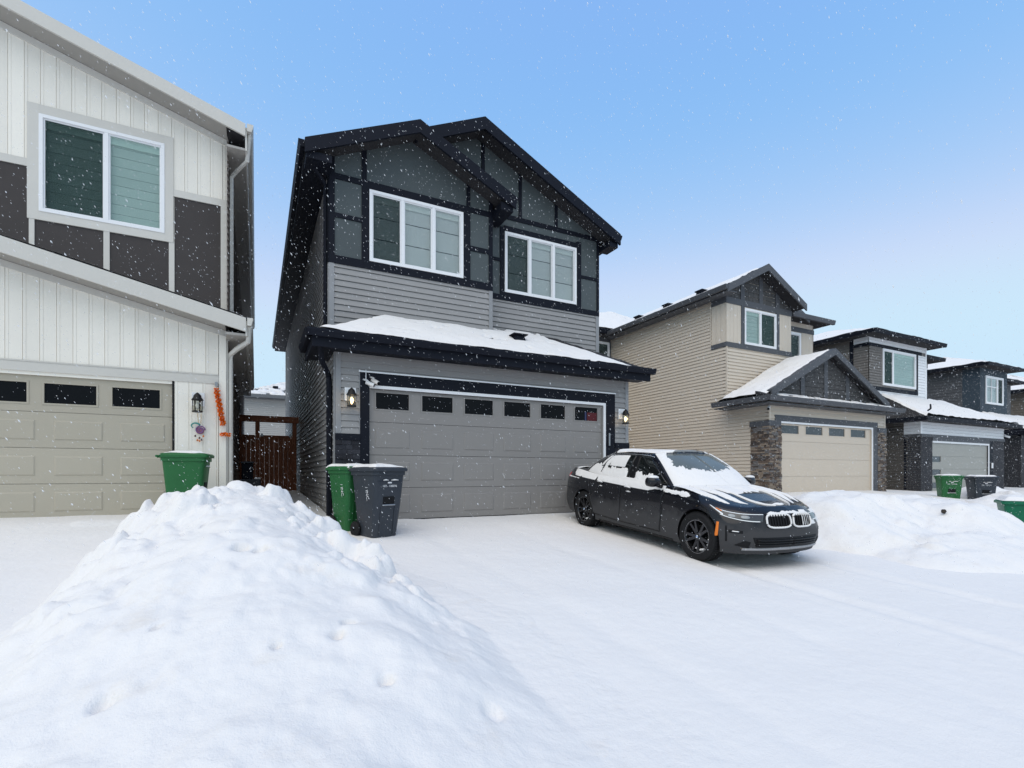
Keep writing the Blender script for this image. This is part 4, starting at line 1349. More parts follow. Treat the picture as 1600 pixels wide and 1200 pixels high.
    gutter(ww, (10.6, 17.8, 7.77), (13.75, 17.8, 7.77), M_NAVY, (0, -1, 0), w=0.1, h=0.2)
    snow_sheet('snow_cover', ww, (10.7, 17.8, 7.77), (20.1, 17.8, 7.77), (16.0, 20.4, 9.54), (15.7, 20.4, 9.54), 0.09, 90, 40, 33, lip=0.2)
    # garage roof and its gable
    g = MB()
    E = 3.81
    A, B = (13.57, 9.95, E), (20.78, 9.95, E)
    g.slab([A, B, (20.78, 10.42, E + 0.21), (13.57, 10.42, E + 0.21)], 0.1)
    ap = (17.17, 5.62)
    for (xa, za, xb, zb) in [(13.57, 3.81, 17.17, 5.60), (17.17, 5.60, 20.78, 3.81)]:
        g.prism([(xa, 10.425, za - 0.1), (xb, 10.425, zb - 0.1), (xb, 12.0, zb - 0.1), (xa, 12.0, za - 0.1)], [(xa, 10.425, za), (xb, 10.425, zb), (xb, 12.0, zb), (xa, 12.0, za)])
    gr = g.build('garage_roof', M_SHINGLE, H)
    GW = Wall('front', 10.5)
    gg = [(14.3, 4.05), (20.04, 4.05), (17.17, 5.48)]
    gwall = GW.backing(gr, gg, [], M_SHAKE, 'gable_wall', 0.08)
    shakes(GW, gr, gg, [], M_SHAKE)
    for (a, b) in [(15.83, 16.03), (17.07, 17.27), (18.3, 18.5)]:
        f = lambda x: 5.48 - abs(x - 17.17) * 0.4983
        GW.trim_poly(gr, [(a, 4.05), (b, 4.05), (b, f(b)), (a, f(a))], M_SLATE, 0.04)
    for (xa, za, xb, zb) in [(13.98, 4.05, 17.17, 5.66), (17.17, 5.66, 20.40, 4.05)]:
        MB().prism([(xa, 10.15, za - 0.20), (xb, 10.15, zb - 0.22), (xb, 10.15, zb), (xa, 10.15, za + 0.02)], [(xa, 10.20, za - 0.20), (xb, 10.20, zb - 0.22), (xb, 10.20, zb), (xa, 10.20, za + 0.02)]).build('rake_fascia', M_SLATE, gr)
        MB().prism([(xa, 10.20, za - 0.03), (xb, 10.20, zb - 0.03), (xb, 10.6, zb - 0.03), (xa, 10.6, za - 0.03)], [(xa, 10.20, za + 0.01), (xb, 10.20, zb + 0.01), (xb, 10.6, zb + 0.01), (xa, 10.6, za + 0.01)]).build('gable_verge', M_SLATE, gr)
    gutter(gr, (13.5, 9.96, E + 0.02), (20.85, 9.96, E + 0.02), M_SLATE, (0, -1, 0), w=0.12, h=0.15)
    gutter(gr, (13.57, 9.9, E + 0.02), (13.57, 12.0, E + 0.02), M_SLATE, (-1, 0, 0), w=0.12, h=0.15)
    box('soffit', M_SLATE, gr, 13.58, 14.16, 9.98, 11.98, 3.62, 3.65)
    box('soffit', M_SLATE, gr, 14.165, 20.78, 9.98, 10.36, 3.62, 3.65)
    snow_sheet('snow_cover', gr, (13.62, 10.25, 3.84), (13.62, 11.95, 3.84), (17.1, 11.95, 5.58), (17.1, 10.25, 5.58), 0.11, 60, 60, 35, lip=0.25)
    snow_sheet('snow_cover', gr, (14.3, 9.97, E + 0.01), (20.5, 9.97, E + 0.01), (20.2, 10.40, E + 0.19), (14.3, 10.40, E + 0.19), 0.05, 140, 14, 37, holes=0.50, lip=0.1, edge=0.2)
    return H


house_beige()


# ================================================================== WHITE AND TAUPE HOUSE (third from the left on the right side)
def hip_roof(parent, x0, x1, y0, y1, e, rise, run, m, name='roof', snow=True, seed=50, gut=M_NAVY, both=True, thick=0.14):
    """hip roof with its ridge along Y"""
    xm = (x0 + x1) / 2
    g = MB()
    a, b = (x0, y0, e), (x1, y0, e)
    c, d = (x1, y1, e), (x0, y1, e)
    p, q = (xm, y0 + run, e + rise), (xm, y1, e + rise)
    g.add([a, b, c, d, p, q] + [(v[0], v[1], v[2] - thick) for v in (a, b, c, d)], [(0, 1, 4), (1, 2, 5, 4), (3, 0, 4, 5), (2, 3, 5), (6, 7, 1, 0), (7, 8, 2, 1), (8, 9, 3, 2), (9, 6, 0, 3), (9, 8, 7, 6)])
    o = g.build(name, m, parent)
    gutter(o, (x0 - 0.06, y0, e + 0.02), (x1 + 0.06, y0, e + 0.02), gut, (0, -1, 0), w=0.1, h=0.16)
    gutter(o, (x0, y0 - 0.04, e + 0.02), (x0, y1, e + 0.02), gut, (-1, 0, 0), w=0.1, h=0.16)
    if snow:
        snow_sheet('snow_cover', o, (x0 + 0.05, y1, e), (x0 + 0.05, y0 + 0.05, e), (xm, y0 + run, e + rise), (xm, y1, e + rise), 0.09, 60, 24, seed, lip=0.2)
        snow_sheet('snow_cover', o, (x0 + 0.05, y0, e), (x1 - 0.05, y0, e), (xm + 0.02, y0 + run, e + rise), (xm - 0.02, y0 + run, e + rise), 0.09, 60, 24, seed + 1, lip=0.2)
    return o


def bricks(W, parent, u0, u1, z0, z1, m, bh=0.085, bl=0.24):
    mb = MB()
    z = z0
    row = 0
    while z < z1 - 0.01:
        u = u0 - (row % 2) * bl / 2
        while u < u1:
            a, b = max(u, u0), min(u + bl - 0.012, u1)
            if b - a > 0.03:
                W.piece(mb, rect(a, b, z, min(z + bh - 0.012, z1)), 0.0, random.uniform(0.012, 0.022))
            u += bl
        z += bh
        row += 1
    return mb.build('brick_veneer', m, parent, stuff=True)


def house_white():
    H = thing('house', 'white and taupe house with graphite brick pillars and a sage garage door', 'house', group='houses along the street')
    F, U, S = Wall('front', 11.0), Wall('front', 12.6), Wall('left', 24.4)
    wf = F.backing(H, rect(24.4, 31.9, 0.4, 3.75), [(25.33, 30.40, 0.4, 2.93)], M_CDARK)
    bricks(F, wf, 24.38, 25.30, 0.6, 3.02, M_CDARK)
    bricks(F, wf, 30.75, 31.92, 0.6, 3.02, M_CDARK)
    F.trim(H, 24.36, 31.94, 3.02, 3.14, M_SLATE, 0.05)
    F.trim(H, 30.42, 30.75, 0.6, 3.02, M_NAVY, 0.03)
    F.trim(H, 25.30, 30.42, 2.88, 3.02, M_SLATE, 0.03)
    F.trim(H, 25.33, 30.42, 2.80, 2.88, M_WHITE, 0.02, 'door_stop')
    F.trim(H, 30.32, 30.42, 0.6, 2.80, M_WHITE, 0.02, 'door_stop')
    F.lap(wf, rect(24.36, 31.9, 3.14, 3.74), [], M_CWHITE, single=False, h=0.13, proud=0.03)
    F.trim(H, 24.33, 24.45, 3.14, 3.74, M_CWHITE, 0.04, 'corner_board')
    lites = [(25.36, 26.14, 0.86 + 0.555 * i, 1.15 + 0.555 * i) for i in range(3)]
    F.garage_door(H, 25.33, 30.32, 0.60, 2.80, M_CDOOR, 4, 1, [(a, b, c, d) for a, b, c, d in lites], emboss=False, lite_m=MATS['grey_glass'])
    box('intercom', M_WHITE, H, 30.55, 30.66, 10.93, 10.965, 1.75, 2.0)
    ws = S.backing(H, rect(11.0, 13.2, 0.4, 3.75), [], M_CGREY)
    bricks(S, ws, 11.0, 11.5, 0.6, 3.02, M_CDARK)
    S.lap(ws, rect(11.5, 11.6, 0.6, 3.02), [], M_NAVY, single=False)
    S.lap(ws, rect(11.6, 13.2, 0.6, 3.6), [], mat('taupe_dark', (0.075, 0.068, 0.062), 0.6, 0.1), single=False)
    S.lap(ws, rect(10.97, 11.6, 3.14, 3.74), [], M_CWHITE, single=False, h=0.13, proud=0.03)
    S.trim(H, 10.96, 11.62, 3.02, 3.14, M_SLATE, 0.05)
    # upper storey
    L = Wall('left', 23.66)
    wh = (24.73, 27.47, 5.42, 7.04)
    wu = U.backing(H, rect(23.66, 28.42, 3.6, 7.52), [wh], M_CGREY)
    U.lap(wu, rect(23.7, 24.66, 5.33, 7.04), [], M_CGREY, single=False)
    U.lap(wu, rect(27.62, 28.40, 5.15, 7.04), [], M_CWHITE, single=False, h=0.13)
    U.lap(wu, rect(23.7, 28.40, 4.2, 5.15), [], M_CWHITE, single=False, h=0.13)
    U.lap(wu, rect(23.7, 28.40, 7.20, 7.5), [], M_CWHITE, single=False, h=0.13)
    U.trim(H, 23.66, 28.0, 7.06, 7.20, M_NAVY, 0.03)
    U.trim(H, 27.48, 27.66, 5.15, 7.06, M_NAVY, 0.032)
    U.trim(H, 23.66, 27.66, 5.15, 5.33, M_NAVY, 0.031)
    U.trim(H, 28.35, 28.43, 4.2, 7.5, M_CWHITE, 0.03, 'corner_board')
    U.window(H, *wh, [(0, 0.30, 'screen'), (0.30, 1, 'blind')], fw=0.09, glass=PANE_G, bands=11)
    wl = L.backing(H, rect(12.6, 20.0, 0.4, 7.52), [], M_CGREY)
    L.lap(wl, rect(12.6, 13.2, 3.6, 7.04), [], M_CGREY, single=False)
    L.lap(wl, rect(13.36, 20.0, 0.6, 7.4), [], M_CGREY, single=False)
    L.lap(wl, rect(12.6, 13.2, 7.20, 7.5), [], M_CWHITE, single=False)
    L.trim(H, 12.6, 13.2, 7.06, 7.20, M_NAVY, 0.03)
    L.trim(H, 13.2, 13.36, 3.6, 7.45, M_NAVY, 0.03)
    # set back strip on the right
    R2 = Wall('front', 13.2)
    w2 = R2.backing(H, rect(28.3, 29.9, 3.6, 7.2), [], M_CGREY)
    R2.lap(w2, rect(28.42, 29.85, 5.0, 6.75), [], M_CWHITE, single=False)
    R2.trim(H, 28.42, 29.9, 6.75, 7.2, M_CGREY, 0.02)
    Wall('right', 28.42).backing(H, rect(12.6, 20, 3.6, 7.5), [], M_CWHITE)
    Wall('right', 29.9).backing(H, rect(13.2, 20, 0.4, 7.2), [], M_CGREY)
    hip_roof(H, 23.1, 28.95, 12.1, 22, 7.58, 1.1, 3.6, M_SHINGLE, seed=60)
    hip_roof(H, 26.5, 30.4, 12.75, 22, 7.18, 0.3, 3.0, M_SHINGLE, 'side_roof', seed=63, snow=False)
    # garage roof
    g = MB().add([(23.8, 10.55, 3.78), (32.35, 10.55, 3.78), (29.6, 12.58, 4.95), (24.6, 12.58, 4.95), (23.8, 13.2, 3.78), (32.35, 13.2, 3.78)] + [(23.8, 10.55, 3.64), (32.35, 10.55, 3.64), (32.35, 13.2, 3.64), (23.8, 13.2, 3.64)],
                 [(0, 1, 2, 3), (0, 3, 4), (1, 5, 2), (6, 7, 1, 0), (9, 6, 0, 4), (7, 8, 5, 1), (9, 8, 7, 6)])
    gr = g.build('garage_roof', M_SHINGLE, H)
    gutter(gr, (23.75, 10.55, 3.80), (32.4, 10.55, 3.80), M_NAVY, (0, -1, 0), w=0.1, h=0.17)
    gutter(gr, (23.8, 10.5, 3.80), (23.8, 13.2, 3.80), M_NAVY, (-1, 0, 0), w=0.1, h=0.17)
    snow_sheet('snow_cover', gr, (23.85, 10.56, 3.8), (32.3, 10.56, 3.8), (29.6, 12.55, 4.95), (24.6, 12.55, 4.95), 0.12, 120, 40, 66, lip=0.25)
    MB().tube([(23.75, 10.46, 4.0), (23.6, 10.3, 4.05), (23.35, 10.2, 4.18)], 0.03, 6).build('gutter_elbow', M_NAVY, gr)
    return H


house_white()


def house_navy():
    H = thing('house', 'storm grey and deep blue house far right behind the white one', 'house', group='houses along the street')
    U, L = Wall('front', 13.0), Wall('left', 34.9)
    wh = (35.51, 37.61, 5.32, 6.86)
    wu = U.backing(H, rect(34.9, 38.14, 3.6, 7.3), [wh], M_DBLUE)
    U.vertical(wu, rect(34.9, 38.14, 3.8, 7.3), [(35.45, 37.68, 5.25, 6.92)], M_DBLUE, 0.16, False, groove=0.03)
    U.window(H, *wh, [(0, 0.66, 'blind'), (0.66, 1, 'screen')], fw=0.10, bands=2, bars=(0, 0.66, [0.5], [0.62]))
    wl = L.backing(H, rect(13.0, 22.0, 0.4, 7.3), [], M_DGREY)
    L.lap(wl, rect(13.75, 22.0, 0.6, 7.3), [], M_DGREY, single=False, h=0.16, proud=0.025)
    L.trim(H, 13.0, 13.75, 3.6, 7.3, M_DBLUE, 0.03)
    Wall('right', 38.14).backing(H, rect(13, 22, 3.6, 7.3), [], M_DGREY)
    Wall('front', 13.6).backing(H, rect(38.0, 40.4, 0.4, 7.0), [], M_DGREY)
    hip_roof(H, 34.4, 38.6, 12.5, 23, 7.38, 1.0, 2.8, M_SHINGLE, seed=70)
    hip_roof(H, 37.2, 40.8, 13.2, 23, 6.95, 0.5, 2.8, M_SHINGLE, 'side_roof', seed=73)
    G = Wall('front', 11.2)
    wg = G.backing(H, rect(34.4, 41.4, 0.4, 3.6), [(35.6, 40.5, 0.4, 2.8)], M_NAVY)
    G.garage_door(H, 35.6, 40.5, 0.6, 2.8, M_NAVY, 4, 4, [], emboss=False)
    GL = Wall('left', 34.4)
    gl = GL.backing(H, rect(11.2, 13.4, 0.4, 3.6), [], M_DGREY)
    bricks(GL, gl, 11.2, 12.2, 0.6, 3.4, M_CDARK)
    bricks(G, wg, 34.4, 35.6, 0.6, 3.4, M_CDARK)
    g = MB().add([(33.95, 10.75, 3.62), (41.9, 10.75, 3.62), (40.5, 12.98, 4.75), (35.0, 12.98, 4.75), (33.95, 13.4, 3.62), (41.9, 13.4, 3.62)] + [(33.95, 10.75, 3.45), (41.9, 10.75, 3.45), (41.9, 13.4, 3.45), (33.95, 13.4, 3.45)],
                 [(0, 1, 2, 3), (0, 3, 4), (1, 5, 2), (6, 7, 1, 0), (9, 6, 0, 4), (7, 8, 5, 1), (9, 8, 7, 6)])
    gr = g.build('garage_roof', M_NAVY, H)
    gutter(gr, (33.9, 10.75, 3.64), (41.9, 10.75, 3.64), mat('teal_gutter', (0.03, 0.045, 0.05), 0.5, 0.1), (0, -1, 0), w=0.1, h=0.18)
    snow_sheet('snow_cover', gr, (34.0, 10.76, 3.64), (41.8, 10.76, 3.64), (40.5, 12.95, 4.75), (35.0, 12.95, 4.75), 0.13, 60, 30, 76, lip=0.25)
    snow_sheet('snow_cover', gr, (34.0, 13.4, 3.64), (34.0, 10.8, 3.64), (35.0, 12.95, 4.75), (35.0, 13.0, 4.75), 0.12, 30, 30, 78, lip=0.25)
    return H


house_navy()


def house_brown():
    H = thing('house', 'brown sided house at the right edge behind the deep blue one', 'house', group='houses along the street')
    U, L = Wall('front', 13.4), Wall('left', 45.2)
    wl = L.backing(H, rect(13.4, 23.0, 0.4, 6.9), [], M_EBROWN)
    L.lap(wl, rect(13.4, 23.0, 0.6, 6.9), [], M_EBROWN, single=False, h=0.16, proud=0.025)
    U.backing(H, rect(45.2, 50.0, 0.4, 6.9), [], M_EBROWN)
    hip_roof(H, 44.7, 50.5, 12.9, 24, 6.95, 1.5, 3.2, M_SHINGLE, seed=80)
    g = MB().add([(44.0, 10.9, 3.7), (51.9, 10.9, 3.7), (50.5, 13.35, 4.9), (45.2, 13.35, 4.9), (44.0, 13.5, 3.7)] + [(44.0, 10.9, 3.45), (51.9, 10.9, 3.45), (51.9, 13.5, 3.45), (44.0, 13.5, 3.45)], [(0, 1, 2, 3), (0, 3, 4), (5, 6, 1, 0), (8, 5, 0, 4), (8, 7, 6, 5)])
    gr = g.build('garage_roof', M_SLATE, H)
    snow_sheet('snow_cover', gr, (44.0, 10.9, 3.7), (51.9, 10.9, 3.7), (50.5, 13.3, 4.9), (45.2, 13.3, 4.9), 0.12, 40, 20, 82, lip=0.25)
    Wall('front', 11.3).backing(H, rect(44.4, 51.4, 0.4, 3.5), [], M_EBROWN)
    Wall('left', 44.4).backing(H, rect(11.3, 13.4, 0.4, 3.5), [], M_EBROWN)
    return H


house_brown()


def house_rear():
    H = thing('house', 'pale grey house far behind the fence between the two front houses', 'house')
    F = Wall('front', 44.0)
    P = mat('pale_vinyl', (0.40, 0.385, 0.36), 0.6, 0.04)
    w = F.backing(H, rect(-0.95, 9.0, 0.5, 7.55), [], P)
    F.lap(w, rect(-0.8, 9.0, 0.9, 7.5), [], P, single=False, h=0.15, proud=0.03)
    F.trim(H, -1.15, -0.80, 0.6, 7.5, mat('mid_grey', (0.16, 0.165, 0.17), 0.6, 0.05), 0.04, 'corner_board')
    Wall('left', -0.95).backing(H, rect(44, 54, 0.5, 7.5), [], MATS['mid_grey'])
    g = MB().add([(-1.6, 43.4, 7.55), (9.6, 43.4, 7.55), (4.0, 48.6, 10.0), (-1.6, 54, 7.55), (9.6, 54, 7.55)] + [(-1.6, 43.4, 7.3), (9.6, 43.4, 7.3), (9.6, 54, 7.3), (-1.6, 54, 7.3)], [(0, 1, 2), (0, 2, 3), (1, 4, 2), (5, 6, 1, 0), (8, 5, 0, 3), (8, 7, 6, 5), (3, 2, 4)])
    r = g.build('roof', mat('grey_shingle', (0.12, 0.125, 0.13), 0.9, 0.3, 20), H)
    gutter(r, (-1.7, 43.4, 7.6), (9.6, 43.4, 7.6), MATS['mid_grey'], (0, -1, 0), w=0.15, h=0.25)
    snow_sheet('snow_cover', r, (-1.5, 43.45, 7.58), (9.5, 43.45, 7.58), (4.0, 48.5, 9.95), (3.9, 48.5, 9.95), 0.12, 120, 60, 84, holes=0.52, edge=0.5)
    box('roof_vent', M_NAVY, r, 1.2, 1.6, 44.9, 45.2, 8.2, 8.55, 0.03)
    return H


house_rear()


# ================================================================== FENCE AND GATE in the gap
def gate():
    t = thing('wooden_gate', 'dark stained wooden gate with open top frame between the two front houses', 'gate', (0, 0, 0))
    Y = 17.0
    Z0 = 0.85
    for x in (-0.44, 0.04, 1.06):
        box('post', M_WOOD, t, x - 0.06, x + 0.06, Y - 0.05, Y + 0.06, Z0, 3.05, 0.006)
    box('top_beam', M_WOOD, t, -0.56, 1.18, Y - 0.07, Y + 0.07, 3.052, 3.24, 0.006)
    box('rail', M_WOOD, t, -0.37, -0.03, Y - 0.02, Y + 0.05, 2.56, 2.66, 0.005)
    box('rail', M_WOOD, t, 0.11, 0.99, Y - 0.02, Y + 0.05, 2.56, 2.66, 0.005)
    for (xa, xb, k) in [(-0.38, -0.02, 3), (0.10, 1.00, 7)]:
        w = (xb - xa) / k
        for i in range(k):
            box('board', M_WOOD, t, xa + i * w + 0.0012, xa + (i + 1) * w - 0.0012, Y - 0.045 + random.uniform(-0.003, 0.003), Y - 0.022, Z0 + random.uniform(0.02, 0.05), 2.62 + random.uniform(-0.008, 0.008))
    for x in (0.16, 0.93):
        box('latch', M_METAL, t, x - 0.03, x + 0.03, Y - 0.06, Y - 0.046, 2.62, 2.70)
    return t


gate()
box_o = MB()
X_, Y_ = np.meshgrid(np.linspace(-0.44, 1.16, 12), np.linspace(9.2, 17.2, 40))
wk = height_mesh('side_path', X_, Y_, ground_z(X_, Y_) + 0.03 + 0.0 * X_ + 0.01 * (fbm(X_ * 3, Y_ * 3, 5, 2) - 0.5), M_CONC)
structure(wk)
wk.data.materials[0] = snow_mat('dusted_concrete', col=(0.62, 0.62, 0.61), coarse=0.2, fine=0.3, dirt=0.9)

t = thing('utility_box', 'dark stepped utility box with snow on it low in the gap beside the gate', 'utility box', (-0.12, 13.4, 0.82))
bev(MB().box(-0.22, 0.22, -0.2, 0.2, 0.0, 0.55).build('base', M_DBIN, t), 0.02)
bev(MB().box(-0.18, 0.06, -0.15, 0.15, 0.552, 0.92).build('upper_box', M_NAVY, t), 0.02)
bev(MB().box(-0.2, 0.08, -0.17, 0.17, 0.922, 0.96).build('lid', M_DBIN, t), 0.01)
bev(MB().box(0.085, 0.22, -0.19, 0.19, 0.552, 0.585).build('snow', SNOWR, t), 0.012)

t = thing('orange_tub', 'small orange plastic tub at the foot of the navy downspout', 'tub', (1.02, 8.62, 0.58))
MB().lathe([(0.001, 0), (0.07, 0), (0.085, 0.16), (0.092, 0.165), (0.092, 0.19), (0.08, 0.19), (0.075, 0.03), (0.001, 0.03)], 16).build('tub', mat('orange_plastic', (0.75, 0.09, 0.02), 0.4, 0.1), t, True)
MB().lathe([(0.001, 0.24), (0.05, 0.225), (0.079, 0.185), (0.001, 0.185)], 14).build('snow', SNOWR, t, True)

# ================================================================== LAMPS, CAMERAS, DECORATIONS
wall_lamp('lit black coach lamp on a white block, left of the grey garage door', 1.455, 9.084, 2.985)
wall_lamp('lit black coach lamp on a white block, right of the grey garage door', 7.36, 9.084, 2.955)
wall_lamp('unlit black coach lamp on the cream wall above the hanging ornament', -0.865, 9.974, 2.86, False)


def cctv(label, loc, rz, tilt, m=M_WHITE, antenna=True, group=None, s=1.0):
    t = thing('security_camera', label, 'camera', loc, rz, group or 'security cameras on the garages')
    MB().tube([(0, 0.02, 0), (0, -0.05, -0.02), (0, -0.07, -0.04)], 0.016 * s, 8).build('bracket', m, t, True)
    d = Vector((0, -math.cos(tilt), -math.sin(tilt)))
    a = Vector((0, -0.03, -0.05))
    pts = [a, a + d * 0.005, a + d * 0.15 * s, a + d * 0.155 * s]
    MB().tube([tuple(p) for p in pts], [0.02 * s, 0.036 * s, 0.036 * s, 0.034 * s], 14).build('body', m, t, True)
    MB().tube([tuple(a + d * 0.1552 * s), tuple(a + d * 0.162 * s)], [0.031 * s, 0.031 * s], 14).build('lens', M_LITE, t)
    if antenna:
        MB().tube([tuple(a + Vector((0, 0, 0.03))), tuple(a + Vector((0, 0, 0.22)))], 0.007, 6).build('antenna', m, t)
    return t


cctv('white security camera with upright antenna at the corner of the grey garage door trim', (1.69, 9.07, 3.15), R(62), R(22))
cctv('round white floodlight camera beside the antenna camera over the grey garage door', (1.80, 9.07, 3.20), R(40), R(28), mat('pale_camera', (0.72, 0.69, 0.66), 0.4, 0.02), False)
cctv('tiny white camera under the beige house soffit at its garage corner', (14.05, 10.30, 3.60), R(-60), R(25), M_WHITE, False, None, 1.3)
cctv('tiny white camera at the right end of the white house garage front', (31.75, 10.93, 3.35), R(30), R(25), M_WHITE, False, None, 1.3)

# marigold garland hanging beside the corner board
t = thing('marigold_garland', 'orange marigold garland hanging from a hook beside the cream corner board', 'garland', (-0.60, 9.93, 3.0))
fl = MB()
petal = []
prng = random.Random(3)
N = 30
for i in range(N):
    f = i / (N - 1)
    c = Vector((0.0 + 0.10 * f + 0.012 * math.sin(i * 1.7), -0.02, -0.07 - 0.60 * f))
    mb = MB()
    for k in range(26):
        a = prng.uniform(0, 2 * math.pi)
        el = prng.uniform(-0.9, 0.9)
        d = Vector((math.cos(a) * math.cos(el), math.sin(a) * math.cos(el), math.sin(el) * 0.6))
        s = d.orthogonal().normalized()
        p, q = c + d * 0.012, c + d * prng.uniform(0.034, 0.047)
        mb.add([p + s * 0.004, q + s * 0.012, q - s * 0.012, p - s * 0.004], [(0, 1, 2, 3)])
    mb.build('marigold', M_ORANGE, t)
for dx in (-0.05, 0.0, 0.05):
    mb = MB()
    c = Vector((0.135 + dx, -0.03, -0.83 - 0.01 * abs(dx) * 10))
    for k in range(40):
        a = prng.uniform(0, 2 * math.pi)
        el = prng.uniform(-1.2, 1.2)
        d = Vector((math.cos(a) * math.cos(el), math.sin(a) * math.cos(el), math.sin(el)))
        s = d.orthogonal().normalized()
        p, q = c + d * 0.01, c + d * prng.uniform(0.03, 0.043)
        mb.add([p + s * 0.004, q + s * 0.012, q - s * 0.012, p - s * 0.004], [(0, 1, 2, 3)])
    mb.build('marigold', M_ORANGE, t)
MB().tube([(0, -0.02, 0.0), (0.0, -0.02, -0.08)], 0.004, 5).tube([(0.10, -0.02, -0.66), (0.135, -0.03, -0.83)], 0.003, 5).build('string', mat('string_pale', (0.7, 0.65, 0.55), 0.8, 0.1), t)
box('hook', M_METAL, t, -0.02, 0.02, -0.03, 0.04, -0.02, 0.05)

# paper ornament below the lamp
t = thing('hanging_ornament', 'teal and violet scrolled ornament with small orange drops hanging below the unlit lamp', 'ornament', (-0.845, 9.955, 2.50))
MB().tube([(-0.02, -0.10, 0.0), (-0.015, -0.02, -0.16)], 0.004, 4).tube([(0.03, -0.10, 0.0), (0.02, -0.02, -0.16)], 0.004, 4).build('cord', mat('gold_cord', (0.6, 0.38, 0.1), 0.6, 0.1), t)
sp = MB()
pts = []
for i in range(36):
    a = i / 35 * 3.6 * math.pi
    r_ = 0.075 * (1 - i / 40)
    pts.append((r_ * math.cos(a) + 0.008, -0.02, -0.27 + r_ * math.sin(a)))
sp.tube(pts, 0.011, 6).build('scroll', mat('violet_paint', (0.20, 0.10, 0.24), 0.5, 0.4, 20), t, True)
hd = MB()
pts = [(-0.055 + 0.06 * math.cos(a), -0.02, -0.20 + 0.045 * math.sin(a)) for a in [0.2 + 0.3 * i for i in range(14)]]
hd.tube(pts, [0.016 - 0.0006 * i for i in range(14)], 6).build('crest', mat('teal_paint', (0.05, 0.24, 0.22), 0.5, 0.3, 20), t, True)
MB().lathe([(0.001, 0.01), (0.055, 0.006), (0.06, 0), (0.055, -0.006), (0.001, -0.01)], 16, 'y', (0.008, -0.012, -0.28)).build('disc', mat('rose_paint', (0.30, 0.12, 0.16), 0.5, 0.5, 40), t, True)
for i, (dx, dz) in enumerate([(-0.06, -0.37), (0.055, -0.37), (0.0, -0.40), (0.0, -0.45), (0.03, -0.43), (-0.03, -0.44)]):
    MB().lathe([(0.001, 0.022), (0.016, 0.0), (0.010, -0.015), (0.001, -0.02)], 8, 'z', (dx, -0.02, dz)).build('drop', mat('orange_drop', (0.65, 0.20, 0.05), 0.5, 0.3, 30) if i % 2 else mat('dark_drop', (0.10, 0.04, 0.04), 0.5, 0.3), t, True)


# ================================================================== WHEELED BINS
def rrect(w, d, r, z, n=4):
    pts = []
    for cx, cy, a0 in ((w / 2 - r, d / 2 - r, 0), (-w / 2 + r, d / 2 - r, 90), (-w / 2 + r, -d / 2 + r, 180), (w / 2 - r, -d / 2 + r, 270)):
        for k in range(n + 1):
            a = R(a0 + 90 * k / n)
            pts.append((cx + r * math.cos(a), cy + r * math.sin(a), z))
    return pts


def loft(rings, cap=True):
    mb = MB()
    n = len(rings[0])
    vs = [p for r_ in rings for p in r_]
    fs = [(i * n + k, i * n + (k + 1) % n, (i + 1) * n + (k + 1) % n, (i + 1) * n + k) for i in range(len(rings) - 1) for k in range(n)]
    if cap:
        fs += [tuple(range(n))[::-1], tuple(range((len(rings) - 1) * n, len(rings) * n))]
    return mb.add(vs, fs)


def text_mesh(name, txt, size, m, parent, loc, rot):
    cu = bpy.data.curves.new(name, 'FONT')
    cu.body = txt
    cu.size = size
    cu.align_x = 'CENTER'
    cu.extrude = 0.001
    cu.resolution_u = 2
    tmp = bpy.data.objects.new(name + '_tmp', cu)
    COL.objects.link(tmp)
    bpy.context.view_layer.update()
    me = bpy.data.meshes.new_from_object(tmp.evaluated_get(bpy.context.evaluated_depsgraph_get()))
    bpy.data.objects.remove(tmp)
    bpy.data.curves.remove(cu)
    me.materials.clear()
    me.materials.append(m)
    o = bpy.data.objects.new(name, me)
    COL.objects.link(o)
    o.parent = parent
    o.location = loc
    o.rotation_euler = rot
    return o


